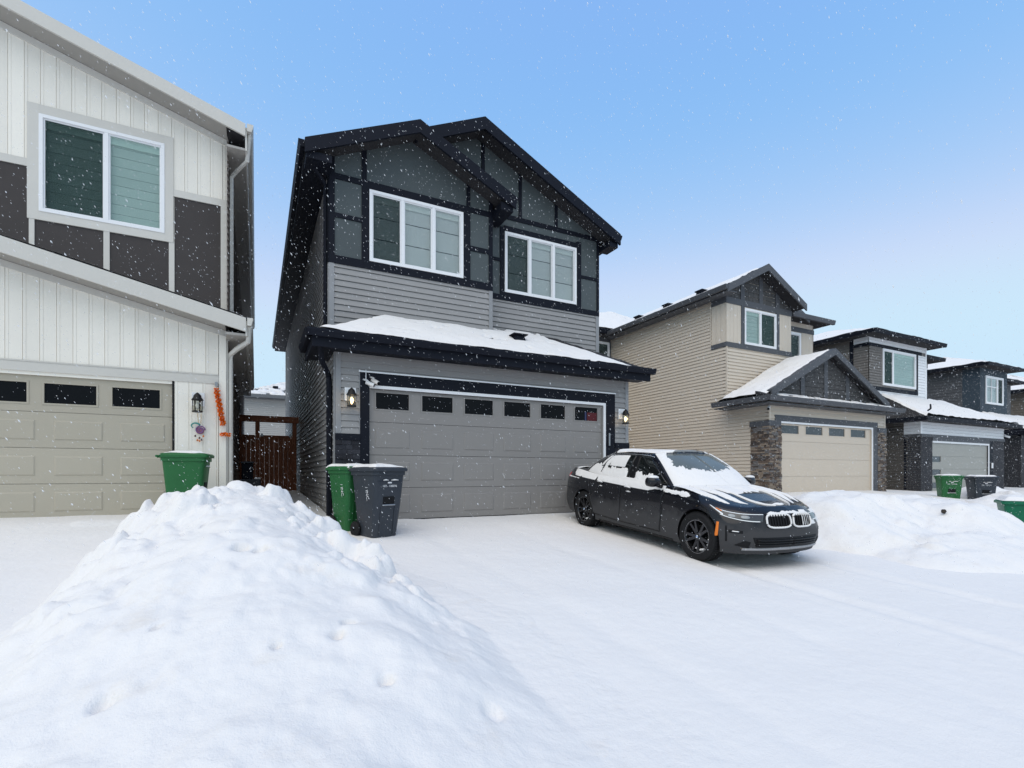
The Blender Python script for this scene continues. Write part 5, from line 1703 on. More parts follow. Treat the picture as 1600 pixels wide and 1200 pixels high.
def wheeled_bin(label, loc, rz, m, w=0.58, d=0.70, h=1.0, txt=None, snow=True, lid_m=None, seed=1, group=None, side_txt=None):
    """front towards -Y, wheels and handle at the back"""
    t = thing('wheeled_bin', label, 'bin', loc, rz, group or 'wheeled bins put out by the garages')
    sh = lambda ring, dy: [(p[0], p[1] + dy, p[2]) for p in ring]
    rings = [sh(rrect(w * 0.74, d * 0.62, 0.06, 0.0), 0.02), sh(rrect(w * 0.76, d * 0.64, 0.07, 0.02), 0.02), sh(rrect(w * 0.86, d * 0.80, 0.06, h * 0.5), 0.0), sh(rrect(w * 0.95, d * 0.93, 0.06, h * 0.92), 0.0)]
    b = loft(rings, True).build('body', m, t)
    smooth_angle(b, 40)
    loft([sh(rrect(w * 0.99, d * 0.97, 0.06, h * 0.885), 0), sh(rrect(w * 1.0, d * 0.98, 0.06, h * 0.89), 0), sh(rrect(w * 1.0, d * 0.98, 0.06, h * 0.945), 0)]).build('rim', m, t)
    # lid: a shallow pan with a turned down lip and a hinge bar
    lm = lid_m or m
    lr = [sh(rrect(w * 1.07, d * 1.06, 0.07, h * 0.940), -0.01), sh(rrect(w * 1.08, d * 1.07, 0.07, h * 0.975), -0.01), sh(rrect(w * 1.02, d * 1.0, 0.07, h * 0.995), -0.01), sh(rrect(w * 0.6, d * 0.55, 0.06, h * 1.015), 0)]
    lid = loft(lr).build('lid', lm, t)
    smooth_angle(lid, 40)
    MB().tube([(-w * 0.47, d * 0.56, h * 0.955), (w * 0.47, d * 0.56, h * 0.955)], 0.017, 8).box(-w * 0.42, -w * 0.34, d * 0.44, d * 0.56, h * 0.93, h * 0.96).box(w * 0.34, w * 0.42, d * 0.44, d * 0.56, h * 0.93, h * 0.96).build('handle', m, t)
    # pressed grip pocket and catch bar on the front
    yf = lambda z: -float(np.interp(z, [0, 0.02, h * 0.5, h * 0.92], [d * 0.31 - 0.02, d * 0.32 - 0.02, d * 0.40, d * 0.465]))
    fp = MB()
    for (x0, x1, z0, z1, o) in [(-0.10, 0.10, h * 0.47, h * 0.585, 0.012)]:
        fp.prism([(x0, yf(z0) - 0.006, z0), (x1, yf(z0) - 0.006, z0), (x1, yf(z1) - 0.006, z1), (x0, yf(z1) - 0.006, z1)], [(x0, yf(z0) + 0.03, z0), (x1, yf(z0) + 0.03, z0), (x1, yf(z1) + 0.03, z1), (x0, yf(z1) + 0.03, z1)])
    fp.build('grip_pocket', M_BLACK, t)
    MB().tube([(-0.11, yf(h * 0.46) - 0.012, h * 0.465), (0.11, yf(h * 0.46) - 0.012, h * 0.465)], 0.012, 6).build('catch_bar', M_METAL, t)
    ribs = MB()
    for s in (-1, 1):
        ribs.prism([(s * 0.11, yf(0.05) - 0.012, 0.05), (s * 0.135, yf(0.05) - 0.012, 0.05), (s * 0.135, yf(h * 0.44) - 0.010, h * 0.44), (s * 0.11, yf(h * 0.44) - 0.010, h * 0.44)], [(s * 0.11, yf(0.05) + 0.02, 0.05), (s * 0.135, yf(0.05) + 0.02, 0.05), (s * 0.135, yf(h * 0.44) + 0.02, h * 0.44), (s * 0.11, yf(h * 0.44) + 0.02, h * 0.44)])
    z = h * 0.80
    ribs.prism([(-w * 0.36, yf(z) - 0.014, z), (w * 0.36, yf(z) - 0.014, z), (w * 0.36, yf(z) - 0.004, z + 0.015), (-w * 0.36, yf(z) - 0.004, z + 0.015)], [(-w * 0.36, yf(z) + 0.02, z), (w * 0.36, yf(z) + 0.02, z), (w * 0.36, yf(z) + 0.02, z + 0.015), (-w * 0.36, yf(z) + 0.02, z + 0.015)])
    ribs.build('moulded_rib', m, t)
    for s in (-1, 1):
        wl = MB().lathe([(0.02, -0.028), (0.105, -0.028), (0.12, -0.015), (0.12, 0.015), (0.105, 0.028), (0.02, 0.028)], 20, 'x', (s * (w * 0.44), d * 0.33, 0.12)).build('wheel', M_RUBBER, t, True)
    MB().tube([(-w * 0.44, d * 0.33, 0.12), (w * 0.44, d * 0.33, 0.12)], 0.012, 6).build('axle', M_METAL, t)
    ang = math.atan2(d * 0.065, h * 0.42)
    if txt:
        z = h * 0.735
        text_mesh('lettering', txt, 0.048, M_TXT, t, (0, yf(z) - 0.008, z - 0.018), (R(90) + ang, 0, 0))
        o = MB().prism([(-0.035, yf(h * 0.775) - 0.007, h * 0.77), (0.035, yf(h * 0.775) - 0.007, h * 0.77), (0.035, yf(h * 0.79) - 0.006, h * 0.79), (-0.035, yf(h * 0.79) - 0.006, h * 0.79)], [(-0.035, yf(h * 0.775) - 0.002, h * 0.77), (0.035, yf(h * 0.775) - 0.002, h * 0.77), (0.035, yf(h * 0.79) - 0.002, h * 0.79), (-0.035, yf(h * 0.79) - 0.002, h * 0.79)])
        o.build('stamp', M_TXT, t)
    if side_txt:
        text_mesh('lettering', side_txt, 0.085, M_TXT, t, (-w * 0.455, -0.08, h * 0.62), (R(90), R(78), -R(90)))
    if snow:
        n = 40
        x = np.linspace(-w * 0.53, w * 0.53, n)
        y = np.linspace(-d * 0.54, d * 0.52, n)
        X, Y = np.meshgrid(x, y)
        de = np.minimum(w * 0.53 - np.abs(X), np.minimum(Y + d * 0.54, d * 0.52 - Y))
        T = 0.05 * sstep(-0.01, 0.10, de + 0.08 * (fbm(X * 8, Y * 8, seed, 3) - 0.5)) * (0.5 + fbm(X * 4, Y * 4, seed + 3, 2)) - 0.004
        base = h * (0.974 + 0.036 * np.clip(1 - np.maximum(np.abs(X) / (w * 0.52), np.abs(Y) / (d * 0.52)), 0, 1))
        height_mesh('snow_cap', X, Y, base + T, SNOWR, keep=T > 0.0).parent = t
        # ridges of snow caught on the front rib
        z = h * 0.80
        sr = MB()
        for (a, b) in [(-0.13 + 0.004 * seed, -0.03), (0.03 - 0.003 * seed, 0.15)]:
            sr.tube([(a, yf(z) - 0.012, z + 0.016), ((a + b) / 2, yf(z) - 0.012, z + 0.022), (b, yf(z) - 0.012, z + 0.016)], [0.006, 0.012, 0.006], 6)
        sr.build('snow_ridge', SNOWR, t, True)
    return t


gzf = lambda x, y: float(ground_full(x, y))
wheeled_bin('charcoal wheeled bin with white number, in front of the grey garage door', (1.68, 7.90, gzf(1.68, 7.9) - 0.02), R(22), M_DBIN, 0.58, 0.68, 1.07, '103 - 108096', True, None, 3, side_txt='/ INC.')
wheeled_bin('green wheeled bin half hidden behind the charcoal one at the garage corner', (1.39, 8.52, gzf(1.39, 8.5) - 0.02), R(24), M_GBIN, 0.54, 0.62, 1.03, '103 - 208311', True, None, 5, side_txt='/ INC.')
wheeled_bin('large green wheeled bin beside the khaki garage door behind the snow bank', (-0.95, 9.25, 0.74), R(84), M_GBIN, 0.56, 0.60, 1.07, None, True, None, 7)
wheeled_bin('green wheeled bin standing before the sage garage door of the white house', (20.75, 8.55, 0.36), R(-50), M_GBIN, 0.60, 0.66, 1.08, '103 - 207040', True, None, 9)
wheeled_bin('charcoal wheeled bin next to the green one before the sage garage door', (21.55, 8.0, 0.33), R(-46), M_DBIN, 0.64, 0.74, 1.08, '103 - 107512', True, None, 11)

# green utility cabinet at the right edge
t = thing('utility_cabinet', 'emerald green box with snow on its lid at the right edge behind the snow bank', 'utility cabinet', (14.55, 4.45, 0.25), R(-62))
b = loft([rrect(1.05, 0.7, 0.05, 0.0), rrect(1.2, 0.8, 0.05, 0.62)]).build('body', M_GBIN2, t)
smooth_angle(b, 40)
l_ = loft([rrect(1.28, 0.88, 0.06, 0.615), rrect(1.28, 0.88, 0.06, 0.66), rrect(1.2, 0.8, 0.06, 0.69)]).build('lid', M_GBIN2, t)
X, Y = np.meshgrid(np.linspace(-0.62, 0.62, 40), np.linspace(-0.42, 0.42, 30))
T = 0.10 * sstep(0, 0.12, np.minimum(0.62 - np.abs(X), 0.42 - np.abs(Y))) * (0.6 + 0.6 * fbm(X * 4, Y * 4, 3, 3))
height_mesh('snow_cap', X, Y, 0.685 + T, SNOWR).parent = t
box('latch', M_METAL, t, -0.05, 0.05, -0.41, -0.385, 0.50, 0.54)

# clods of ice on the banks
for (x, y, r_, lab) in [(10.4, 4.35, 0.035, 'small dark clod of frozen dirt on the right snow bank')]:
    bm = bmesh.new()
    bmesh.ops.create_icosphere(bm, subdivisions=2, radius=r_)
    for v in bm.verts:
        v.co *= 0.8 + 0.5 * random.random()
    me = bpy.data.meshes.new('dirt_clod')
    bm.to_mesh(me)
    bm.free()
    me.materials.append(mat('frozen_dirt', (0.05, 0.042, 0.035), 0.9, 0.4, 40))
    o = bpy.data.objects.new('dirt_clod', me)
    COL.objects.link(o)
    o.location = (x, y, 0.86)
    tag(o, lab, 'clod')


# ================================================================== CAR
def crom(P, t):
    """Catmull-Rom through the rows of P at float parameters t (array)"""
    P = np.asarray(P, float)
    n = len(P)
    t = np.clip(np.asarray(t, float), 0, n - 1)
    i = np.minimum(np.floor(t).astype(int), n - 2)
    f = (t - i)[..., None]
    p0 = np.where((i > 0)[..., None], P[np.maximum(i - 1, 0)], 2 * P[i] - P[i + 1])
    p1, p2 = P[i], P[i + 1]
    p3 = np.where((i < n - 2)[..., None], P[np.minimum(i + 2, n - 1)], 2 * P[i + 1] - P[i])
    return 0.5 * (2 * p1 + (p2 - p0) * f + (2 * p0 - 5 * p1 + 4 * p2 - p3) * f ** 2 + (3 * p1 - p0 - 3 * p2 + p3) * f ** 3)


class Surf:
    """surface through control rows; u runs along a row, v across the rows"""

    def __init__(self, rows):
        self.rows = np.asarray(rows, float)

    def at(self, u, v):
        u = np.atleast_1d(np.asarray(u, float))
        v = np.atleast_1d(np.asarray(v, float))
        u, v = np.broadcast_arrays(u, v)
        sh = u.shape
        u, v = u.ravel(), v.ravel()
        C = np.stack([crom(r, u) for r in self.rows], 1)      # k, rows, 3
        n = C.shape[1]
        v = np.clip(v, 0, n - 1)
        i = np.minimum(np.floor(v).astype(int), n - 2)
        f = (v - i)[:, None]
        k = np.arange(len(u))
        p1, p2 = C[k, i], C[k, i + 1]
        p0 = np.where((i > 0)[:, None], C[k, np.maximum(i - 1, 0)], 2 * p1 - p2)
        p3 = np.where((i < n - 2)[:, None], C[k, np.minimum(i + 2, n - 1)], 2 * p2 - p1)
        q = 0.5 * (2 * p1 + (p2 - p0) * f + (2 * p0 - 5 * p1 + 4 * p2 - p3) * f ** 2 + (3 * p1 - p0 - 3 * p2 + p3) * f ** 3)
        return q.reshape(sh + (3,))

    def nrm(self, u, v):
        e = 0.02
        du = self.at(np.asarray(u) + e, v) - self.at(np.asarray(u) - e, v)
        dv = self.at(u, np.asarray(v) + e) - self.at(u, np.asarray(v) - e)
        n = np.cross(dv, du)
        n = n / (np.linalg.norm(n, axis=-1, keepdims=True) + 1e-9)
        return n


def rows_from(tab):
    return [[tuple(p) for p in r] for r in tab]


BODY = Surf([
    [(2.18, 0, .20), (2.15, .35, .20), (2.06, .62, .20), (1.92, .79, .20), (1.78, .85, .20), (1.425, .865, .19), (1.0, .855, .18), (.65, .845, .18), (0, .845, .18), (-.6, .85, .18), (-1.0, .865, .19), (-1.425, .87, .2), (-1.85, .855, .22), (-2.2, .75, .25), (-2.34, .6, .27), (-2.39, .35, .28), (-2.41, 0, .28)],
    [(2.245, 0, .36), (2.215, .35, .36), (2.12, .64, .36), (1.98, .82, .36), (1.80, .89, .36), (1.425, .912, .36), (1.0, .893, .33), (.65, .88, .32), (0, .878, .32), (-.6, .885, .33), (-1.0, .90, .35), (-1.425, .915, .38), (-1.85, .895, .40), (-2.25, .79, .42), (-2.41, .62, .44), (-2.455, .35, .45), (-2.47, 0, .45)],
    [(2.235, 0, .56), (2.20, .35, .56), (2.10, .64, .56), (1.95, .81, .57), (1.78, .885, .58), (1.425, .918, .60), (1.0, .893, .58), (.65, .882, .56), (0, .885, .56), (-.6, .892, .57), (-1.0, .905, .59), (-1.425, .92, .62), (-1.85, .895, .63), (-2.27, .78, .65), (-2.425, .6, .66), (-2.45, .35, .66), (-2.455, 0, .66)],
    [(2.185, 0, .715), (2.145, .35, .71), (2.03, .62, .70), (1.88, .775, .71), (1.72, .855, .735), (1.425, .895, .775), (1.0, .888, .785), (.65, .885, .79), (0, .89, .805), (-.6, .893, .825), (-1.0, .897, .835), (-1.425, .897, .85), (-1.85, .865, .87), (-2.25, .76, .88), (-2.385, .6, .89), (-2.41, .35, .89), (-2.415, 0, .89)],
    [(2.09, 0, .795), (2.05, .33, .79), (1.94, .58, .78), (1.80, .715, .79), (1.66, .775, .82), (1.40, .805, .875), (1.0, .815, .925), (.65, .82, .945), (0, .83, .955), (-.6, .83, .975), (-1.0, .82, .99), (-1.425, .79, 1.015), (-1.85, .73, 1.045), (-2.2, .65, 1.06), (-2.30, .52, 1.065), (-2.32, .32, 1.07), (-2.325, 0, 1.075)],
])
HOUSE = Surf([
    [(1.10, 0, .975), (1.07, .35, .97), (.95, .62, .945), (.80, .755, .925), (.4, .80, .935), (0, .812, .945), (-.6, .81, .965), (-1.1, .775, .985), (-1.5, .69, 1.02), (-1.78, .5, 1.05), (-1.86, .25, 1.065), (-1.88, 0, 1.07)],
    [(.68, 0, 1.225), (.66, .32, 1.22), (.57, .57, 1.205), (.45, .68, 1.19), (.2, .715, 1.195), (-.05, .727, 1.20), (-.55, .727, 1.21), (-.95, .695, 1.205), (-1.22, .615, 1.205), (-1.38, .45, 1.23), (-1.45, .22, 1.25), (-1.46, 0, 1.255)],
    [(.27, 0, 1.405), (.255, .3, 1.40), (.20, .5, 1.385), (.12, .575, 1.362), (0, .60, 1.372), (-.15, .612, 1.382), (-.5, .612, 1.382), (-.75, .595, 1.362), (-.88, .53, 1.352), (-.97, .4, 1.375), (-1.0, .2, 1.39), (-1.0, 0, 1.395)],
])


def hood_z(x, y, yT, zT):
    s = np.clip(np.abs(y) / np.maximum(yT, 1e-4), 0, 1)
    cr = np.interp(x, [-2.35, -1.9, -1.2, 1.0, 1.5, 1.9, 2.1], [0.02, 0.03, 0.03, 0.055, 0.055, 0.04, 0.01])
    k = np.clip(yT / 0.7, 0, 1)
    z = zT + cr * k * (1 - s ** 2.2)
    # two creases running down the hood
    c = np.interp(x, [0.9, 2.0], [0.50, 0.30])
    z = z + 0.010 * k * np.exp(-((np.abs(y) - c) / 0.05) ** 2) * np.clip((x - 0.8) / 0.3, 0, 1)
    return z


def car_paint():
    m = bpy.data.materials.new('black_paint')
    m.use_nodes = True
    n = m.node_tree.nodes
    l = m.node_tree.links
    b = n['Principled BSDF']
    b.inputs['Coat Weight'].default_value = 0.8
    b.inputs['Specular IOR Level'].default_value = 0.2
    b.inputs['Coat Roughness'].default_value = 0.04
    tc = n.new('ShaderNodeTexCoord')
    sx = n.new('ShaderNodeSeparateXYZ')
    l.new(tc.outputs['Object'], sx.inputs[0])
    nz = n.new('ShaderNodeTexNoise')
    nz.inputs['Scale'].default_value = 7
    nz.inputs['Detail'].default_value = 6
    l.new(tc.outputs['Object'], nz.inputs['Vector'])
    # road salt thrown up on the lower flanks
    a = n.new('ShaderNodeMath')
    a.operation = 'MULTIPLY_ADD'
    a.inputs[1].default_value = 0.34
    l.new(nz.outputs['Fac'], a.inputs[0])
    l.new(sx.outputs['Z'], a.inputs[2])
    cr = n.new('ShaderNodeValToRGB')
    cr.color_ramp.elements[0].position = 0.64
    cr.color_ramp.elements[0].color = (0.70, 0.70, 0.70, 1)
    cr.color_ramp.elements[1].position = 0.83
    cr.color_ramp.elements[1].color = (0.02, 0.02, 0.02, 1)
    l.new(a.outputs[0], cr.inputs[0])
    mx = n.new('ShaderNodeMixRGB')
    mx.inputs['Color1'].default_value = (0.0045, 0.005, 0.008, 1)
    mx.inputs['Color2'].default_value = (0.070, 0.069, 0.070, 1)
    l.new(cr.outputs[0], mx.inputs['Fac'])
    l.new(mx.outputs[0], b.inputs['Base Color'])
    rr = n.new('ShaderNodeMath')
    rr.operation = 'MULTIPLY_ADD'
    rr.inputs[1].default_value = 0.6
    rr.inputs[2].default_value = 0.22
    l.new(cr.outputs[0], rr.inputs[0])
    l.new(rr.outputs[0], b.inputs['Roughness'])
    cw = n.new('ShaderNodeMath')
    cw.operation = 'MULTIPLY_ADD'
    cw.inputs[1].default_value = -0.6
    cw.inputs[2].default_value = 0.45
    cw.use_clamp = True
    l.new(cr.outputs[0], cw.inputs[0])
    l.new(cw.outputs[0], b.inputs['Coat Weight'])
    return m


def car():
    PAINT = car_paint()
    GLASS = mat('car_glass', (0.010, 0.012, 0.012), 0.05, 0.2, 3, spec=0.5)
    WSHIELD = mat('windscreen_glass', (0.115, 0.130, 0.125), 0.16, 0.3, 2, spec=0.35)
    TRIMB = mat('satin_black', (0.006, 0.006, 0.007), 0.45, 0.1)
    CHROME = mat('bright_trim', (0.62, 0.63, 0.64), 0.25, 0.05, metal=0.9)
    LENS = mat('headlamp_lens', (0.035, 0.037, 0.040), 0.08, 0.4, 8, coat=1.0)
    DRL = mat('lamp_white', (0.80, 0.81, 0.80), 0.3, 0.05)
    AMBER = mat('amber_lens', (0.75, 0.20, 0.03), 0.25, 0.1)
    REDL = mat('tail_lens', (0.40, 0.012, 0.016), 0.15, 0.15, coat=0.8)
    RIM = mat('dark_alloy', (0.060, 0.060, 0.064), 0.20, 0.2, metal=0.85)
    T = thing('parked_car', 'black sedan with patches of snow parked in front of the grey garage door', 'car')
    NU = 200
    u = np.linspace(0, 16, NU + 1)
    v = np.concatenate([np.linspace(0, 1, 5), np.linspace(1, 2, 5)[1:], np.linspace(2, 3, 6)[1:], np.linspace(3, 4, 7)[1:]])
    U, V = np.meshgrid(u, v)
    P = BODY.at(U, V)
    bm = bmesh.new()
    grids = {}
    for s in (1, -1):
        g = []
        for r_ in P:
            g.append([bm.verts.new((p[0], s * p[1], p[2])) for p in r_])
        grids[s] = g
        for i in range(len(g) - 1):
            for j in range(NU):
                f = (g[i][j], g[i][j + 1], g[i + 1][j + 1], g[i + 1][j])
                bm.faces.new(f if s < 0 else f[::-1])
    ns = 17
    ss = np.linspace(-1, 1, ns)

    def deck(row, fn, flip):
        prev = None
        for j in range(NU + 1):
            p = row[1][j].co
            line = []
            for k, s in enumerate(ss):
                if k == 0:
                    line.append(row[-1][j])
                elif k == ns - 1:
                    line.append(row[1][j])
                else:
                    line.append(bm.verts.new((p.x, p.y * s, fn(p.x, p.y * s, p.y, p.z))))
            if prev:
                for k in range(ns - 1):
                    q = (prev[k], prev[k + 1], line[k + 1], line[k])
                    bm.faces.new(q[::-1] if flip else q)
            prev = line
    deck({1: grids[1][-1], -1: grids[-1][-1]}, lambda x, y, yT, zT: float(hood_z(x, y, yT, zT)), True)
    deck({1: grids[1][0], -1: grids[-1][0]}, lambda x, y, yT, zT: zT, False)
    bmesh.ops.remove_doubles(bm, verts=bm.verts, dist=0.0008)
    bmesh.ops.recalc_face_normals(bm, faces=bm.faces)
    me = bpy.data.meshes.new('body')
    bm.to_mesh(me)
    bm.free()
    me.materials.append(PAINT)
    body = bpy.data.objects.new('body', me)
    COL.objects.link(body)
    # wheel openings
    cb = MB()
    for ax in (1.425, -1.425):
        for s in (-1, 1):
            n = 40
            A = [(ax + 0.372 * math.cos(2 * math.pi * k / n), s * 0.60, 0.335 + 0.372 * math.sin(2 * math.pi * k / n)) for k in range(n)]
            B = [(p[0], s * 1.2, p[2]) for p in A]
            cb.prism(A, B) if s > 0 else cb.prism(B, A)
    cut_o = cb.build('cutter', TRIMB)
    bmc = bmesh.new()
    bmc.from_mesh(cut_o.data)
    bmesh.ops.recalc_face_normals(bmc, faces=bmc.faces)
    bmc.to_mesh(cut_o.data)
    bmc.free()
    md = body.modifiers.new('arch', 'BOOLEAN')
    md.operation = 'DIFFERENCE'
    md.object = cut_o
    md.solver = 'EXACT'
    bpy.context.view_layer.update()
    me2 = bpy.data.meshes.new_from_object(body.evaluated_get(bpy.context.evaluated_depsgraph_get()))
    body.modifiers.clear()
    body.data = me2
    me2.materials.clear()
    me2.materials.append(PAINT)
    me2.materials.append(TRIMB)
    for p in me2.polygons:
        c = p.center
        for ax in (1.425, -1.425):
            if abs(c.y) < 0.86 and abs(math.hypot(c.x - ax, c.z - 0.335)) < 0.375 and c.z > 0.15:
                p.material_index = 1
    bpy.data.objects.remove(cut_o)
    body.parent = T
    smooth_angle(body, 30)

    # ---- greenhouse: pillars and roof in paint
    NG = 120
    U, V = np.meshgrid(np.linspace(0, 11, NG + 1), np.linspace(0, 2, 15))
    P = HOUSE.at(U, V)
    mb = MB()
    for s in (1, -1):
        mb.grid([[(p[0], s * p[1], p[2]) for p in r_] for r_ in P])
    rows = []
    for p in P[-1]:
        k = min(p[1] / 0.55, 1)
        rows.append([(p[0], p[1] * s, p[2] + 0.032 * k * (1 - s * s)) for s in ss])
    mb.grid(rows)
    cabin = mb.build('cabin', PAINT, T)
    bm = bmesh.new()
    bm.from_mesh(cabin.data)
    bmesh.ops.remove_doubles(bm, verts=bm.verts, dist=0.001)
    bmesh.ops.recalc_face_normals(bm, faces=bm.faces)
    bm.to_mesh(cabin.data)
    bm.free()
    smooth_angle(cabin, 38)

    def patch(name, S, m, uv, parent, off=0.004, sides=(1, -1), nu=24, nv=10, mask=None, bulge=0.0, relief=None):
        """a piece lying on a surface; uv maps (a, b) in the unit square to surface parameters"""
        a, b = np.meshgrid(np.linspace(0, 1, nu), np.linspace(0, 1, nv))
        uu, vv = uv(a, b)
        P = S.at(uu, vv)
        N = S.nrm(uu, vv)
        N = np.where((np.sum(N * (P - np.array([0.0, 0.0, 0.5])), -1, keepdims=True) < 0), -N, N)
        th = off + bulge * np.clip(16 * a * (1 - a) * b * (1 - b), 0, 1)
        keep = np.ones_like(a, bool)
        if mask is not None:
            mk = mask(a, b, P) + 0.30 * (fbm(P[..., 0] * 26, (P[..., 1] + P[..., 2]) * 26, 77, 3) - 0.5)
            keep = mk > 0
            th = off + 0.7 * (relief or 0.012) * sstep(0, 0.5, mk)
        Q = P + N * th[..., None]
        last = None
        for s in sides:
            q = Q.copy()
            q[..., 1] *= s
            o = height_mesh(name, q[..., 0], q[..., 1], q[..., 2], m, keep=keep)
            # give the piece an edge that reaches back to the body
            bm = bmesh.new()
            bm.from_mesh(o.data)
            be = [e for e in bm.edges if len(e.link_faces) == 1]
            if be:
                r_ = bmesh.ops.extrude_edge_only(bm, edges=be)
                vs = [g for g in r_['geom'] if isinstance(g, bmesh.types.BMVert)]
                for w in vs:
                    d = Vector((0, 0, 0.55)) - Vector((w.co.x * 0.85, 0, 0.0))
                    to = Vector((w.co.x * 0.9, 0.0, 0.6)) - w.co
                    to.normalize()
                    w.co += to * (off + (relief or 0) * 0.6 + 0.002)
            bm.to_mesh(o.data)
            bm.free()
            for p_ in o.data.polygons:
                p_.use_smooth = True
            o.parent = parent
            last = o
        return last

    lerp = lambda u0, u1, v0, v1: (lambda a, b: (u0 + (u1 - u0) * a, v0 + (v1 - v0) * b))

    def quad(c):
        """bilinear in four corner (u, v) pairs: bottom left, bottom right, top right, top left"""
        def f(a, b):
            uu = (c[0][0] * (1 - a) + c[1][0] * a) * (1 - b) + (c[3][0] * (1 - a) + c[2][0] * a) * b
            vv = (c[0][1] * (1 - a) + c[1][1] * a) * (1 - b) + (c[3][1] * (1 - a) + c[2][1] * a) * b
            return uu, vv
        return f

    # glass
    patch('side_window', HOUSE, GLASS, quad([(3.25, 0.12), (5.20, 0.10), (5.05, 1.80), (3.75, 1.78)]), T, 0.003)
    patch('side_window', HOUSE, GLASS, quad([(5.55, 0.10), (6.85, 0.12), (6.95, 1.72), (5.35, 1.80)]), T, 0.003)
    patch('side_window', HOUSE, GLASS, quad([(6.98, 0.16), (7.75, 0.30), (7.30, 1.45), (7.06, 1.68)]), T, 0.003)
    patch('pillar_cover', HOUSE, TRIMB, quad([(5.20, 0.10), (5.55, 0.10), (5.35, 1.80), (5.05, 1.80)]), T, 0.0035, nu=6)
    for s in (1, -1):
        patch('window_trim', HOUSE, CHROME, lambda a, b: (3.3 + 4.35 * a, 1.80 + 0.07 * b - 0.33 * np.clip((a - 0.78) / 0.22, 0, 1) ** 2 - 0.05 * np.clip((0.15 - a) / 0.15, 0, 1)), T, 0.006, (s,), 50, 3)
        patch('window_trim', HOUSE, CHROME, lerp(3.2, 7.9, 0.03, 0.09), T, 0.006, (s,), 50, 3)
    patch('windscreen', HOUSE, WSHIELD, lambda a, b: (2.62 * a, 0.10 + 1.82 * b), T, 0.003)
    patch('rear_window', HOUSE, GLASS, lambda a, b: (9.0 + 2.0 * a, 0.15 + 1.7 * b), T, 0.003)
    # doors, a little proud, with dark shut lines
    for (u0, u1, u2, u3) in [(7.05, 8.55, 8.50, 6.90), (8.58, 10.25, 10.9, 8.53)]:
        d = patch('door', BODY, PAINT, quad([(u0, 0.75), (u1, 0.75), (u2, 3.92), (u3, 3.92)]), T, 0.004, nu=40, nv=30)
    for uv in [quad([(6.98, 0.7), (7.02, 0.7), (6.88, 3.95), (6.84, 3.95)]), quad([(8.555, 0.7), (8.578, 0.7), (8.53, 3.95), (8.505, 3.95)]), lerp(7.0, 10.2, 0.66, 0.73)]:
        patch('shut_line', BODY, TRIMB, uv, T, 0.0045, nu=30, nv=24)
    patch('shut_line', BODY, TRIMB, lambda a, b: (10.26 + 0.02 * a + 0.64 * np.clip((b - 0.25) / 0.75, 0, 1) ** 1.5, 0.75 + 3.2 * b), T, 0.0045, nu=3, nv=30)
    patch('sill', BODY, TRIMB, lerp(6.2, 9.9, 0.02, 0.22), T, 0.006, nu=40, nv=5)
    for s in (1, -1):
        for xu in (8.30, 9.85):
            p = BODY.at(xu, 3.22)[0]
            p2 = BODY.at(xu - 0.24, 3.19)[0]
            h = MB().tube([(p[0], s * (p[1] + 0.002), p[2]), (p[0] * 0.8 + p2[0] * 0.2, s * (p[1] + 0.035), p[2] - 0.002), (p[0] * 0.2 + p2[0] * 0.8, s * (p2[1] + 0.035), p2[2]), (p2[0], s * (p2[1] + 0.002), p2[2])], 0.013, 8)
            h.build('door_handle', PAINT, T, True)
        # mirror: shell, stalk
        rings = []
        for (dx, w_, h_, dy) in [(-0.075, 0.085, 0.058, 0), (-0.06, 0.105, 0.072, 0), (0.0, 0.105, 0.075, 0), (0.05, 0.085, 0.06, -0.01), (0.085, 0.05, 0.035, -0.02)]:
            rings.append([(0.60 + dx, s * (0.985 + dy + w_ * math.copysign(abs(math.cos(t)) ** 0.7, math.cos(t))), 1.005 + h_ * math.copysign(abs(math.sin(t)) ** 0.7, math.sin(t))) for t in [2 * math.pi * k / 20 for k in range(20)]])
        mo = loft(rings).build('mirror', PAINT, T)
        smooth_angle(mo, 50)
        MB().tube([(0.62, s * 0.82, 0.93), (0.61, s * 0.90, 0.945), (0.60, s * 0.95, 0.965)], [0.03, 0.022, 0.026], 8).build('mirror_stalk', TRIMB, T, True)
    # lamps
    patch('headlight', BODY, LENS, quad([(1.35, 2.30), (3.55, 2.62), (4.35, 3.28), (1.22, 2.98)]), T, 0.005, nu=40, nv=10, bulge=0.006)
    patch('daytime_lamp', BODY, DRL, lambda a, b: (1.45 + 2.25 * a, 2.31 + 0.33 * a ** 1.5 + 0.07 * b), T, 0.008, nu=30, nv=3)
    patch('daytime_lamp', BODY, DRL, lambda a, b: (3.45 + 0.95 * a, 2.60 + 0.66 * a + (0.20 - 0.14 * a) * b), T, 0.009, nu=14, nv=4)
    patch('daytime_lamp', BODY, DRL, lambda a, b: (1.25 + 2.6 * a, 2.92 + 0.16 * a + 0.07 * b), T, 0.009, nu=24, nv=3)
    patch('turn_lamp', BODY, AMBER, lambda a, b: (3.55 + 0.45 * a, 2.98 + 0.12 * a + 0.10 * b), T, 0.011, nu=8, nv=3)
    for c in (2.1, 2.85):
        patch('projector', BODY, mat('projector_lens', (0.25, 0.27, 0.28), 0.08, 0.3, 20, coat=1), lambda a, b, c=c: (c + 0.24 * (a - 0.5) * 2, 2.68 + 0.05 * (c - 2) + 0.15 * (b - 0.5) * 2 * np.sqrt(np.clip(1 - (2 * a - 1) ** 2, 0, 1))), T, 0.013, nu=12, nv=6)
    patch('tail_light', BODY, REDL, quad([(12.75, 3.05), (14.6, 3.0), (14.6, 3.55), (12.85, 3.50)]), T, 0.006, nu=24, nv=6)
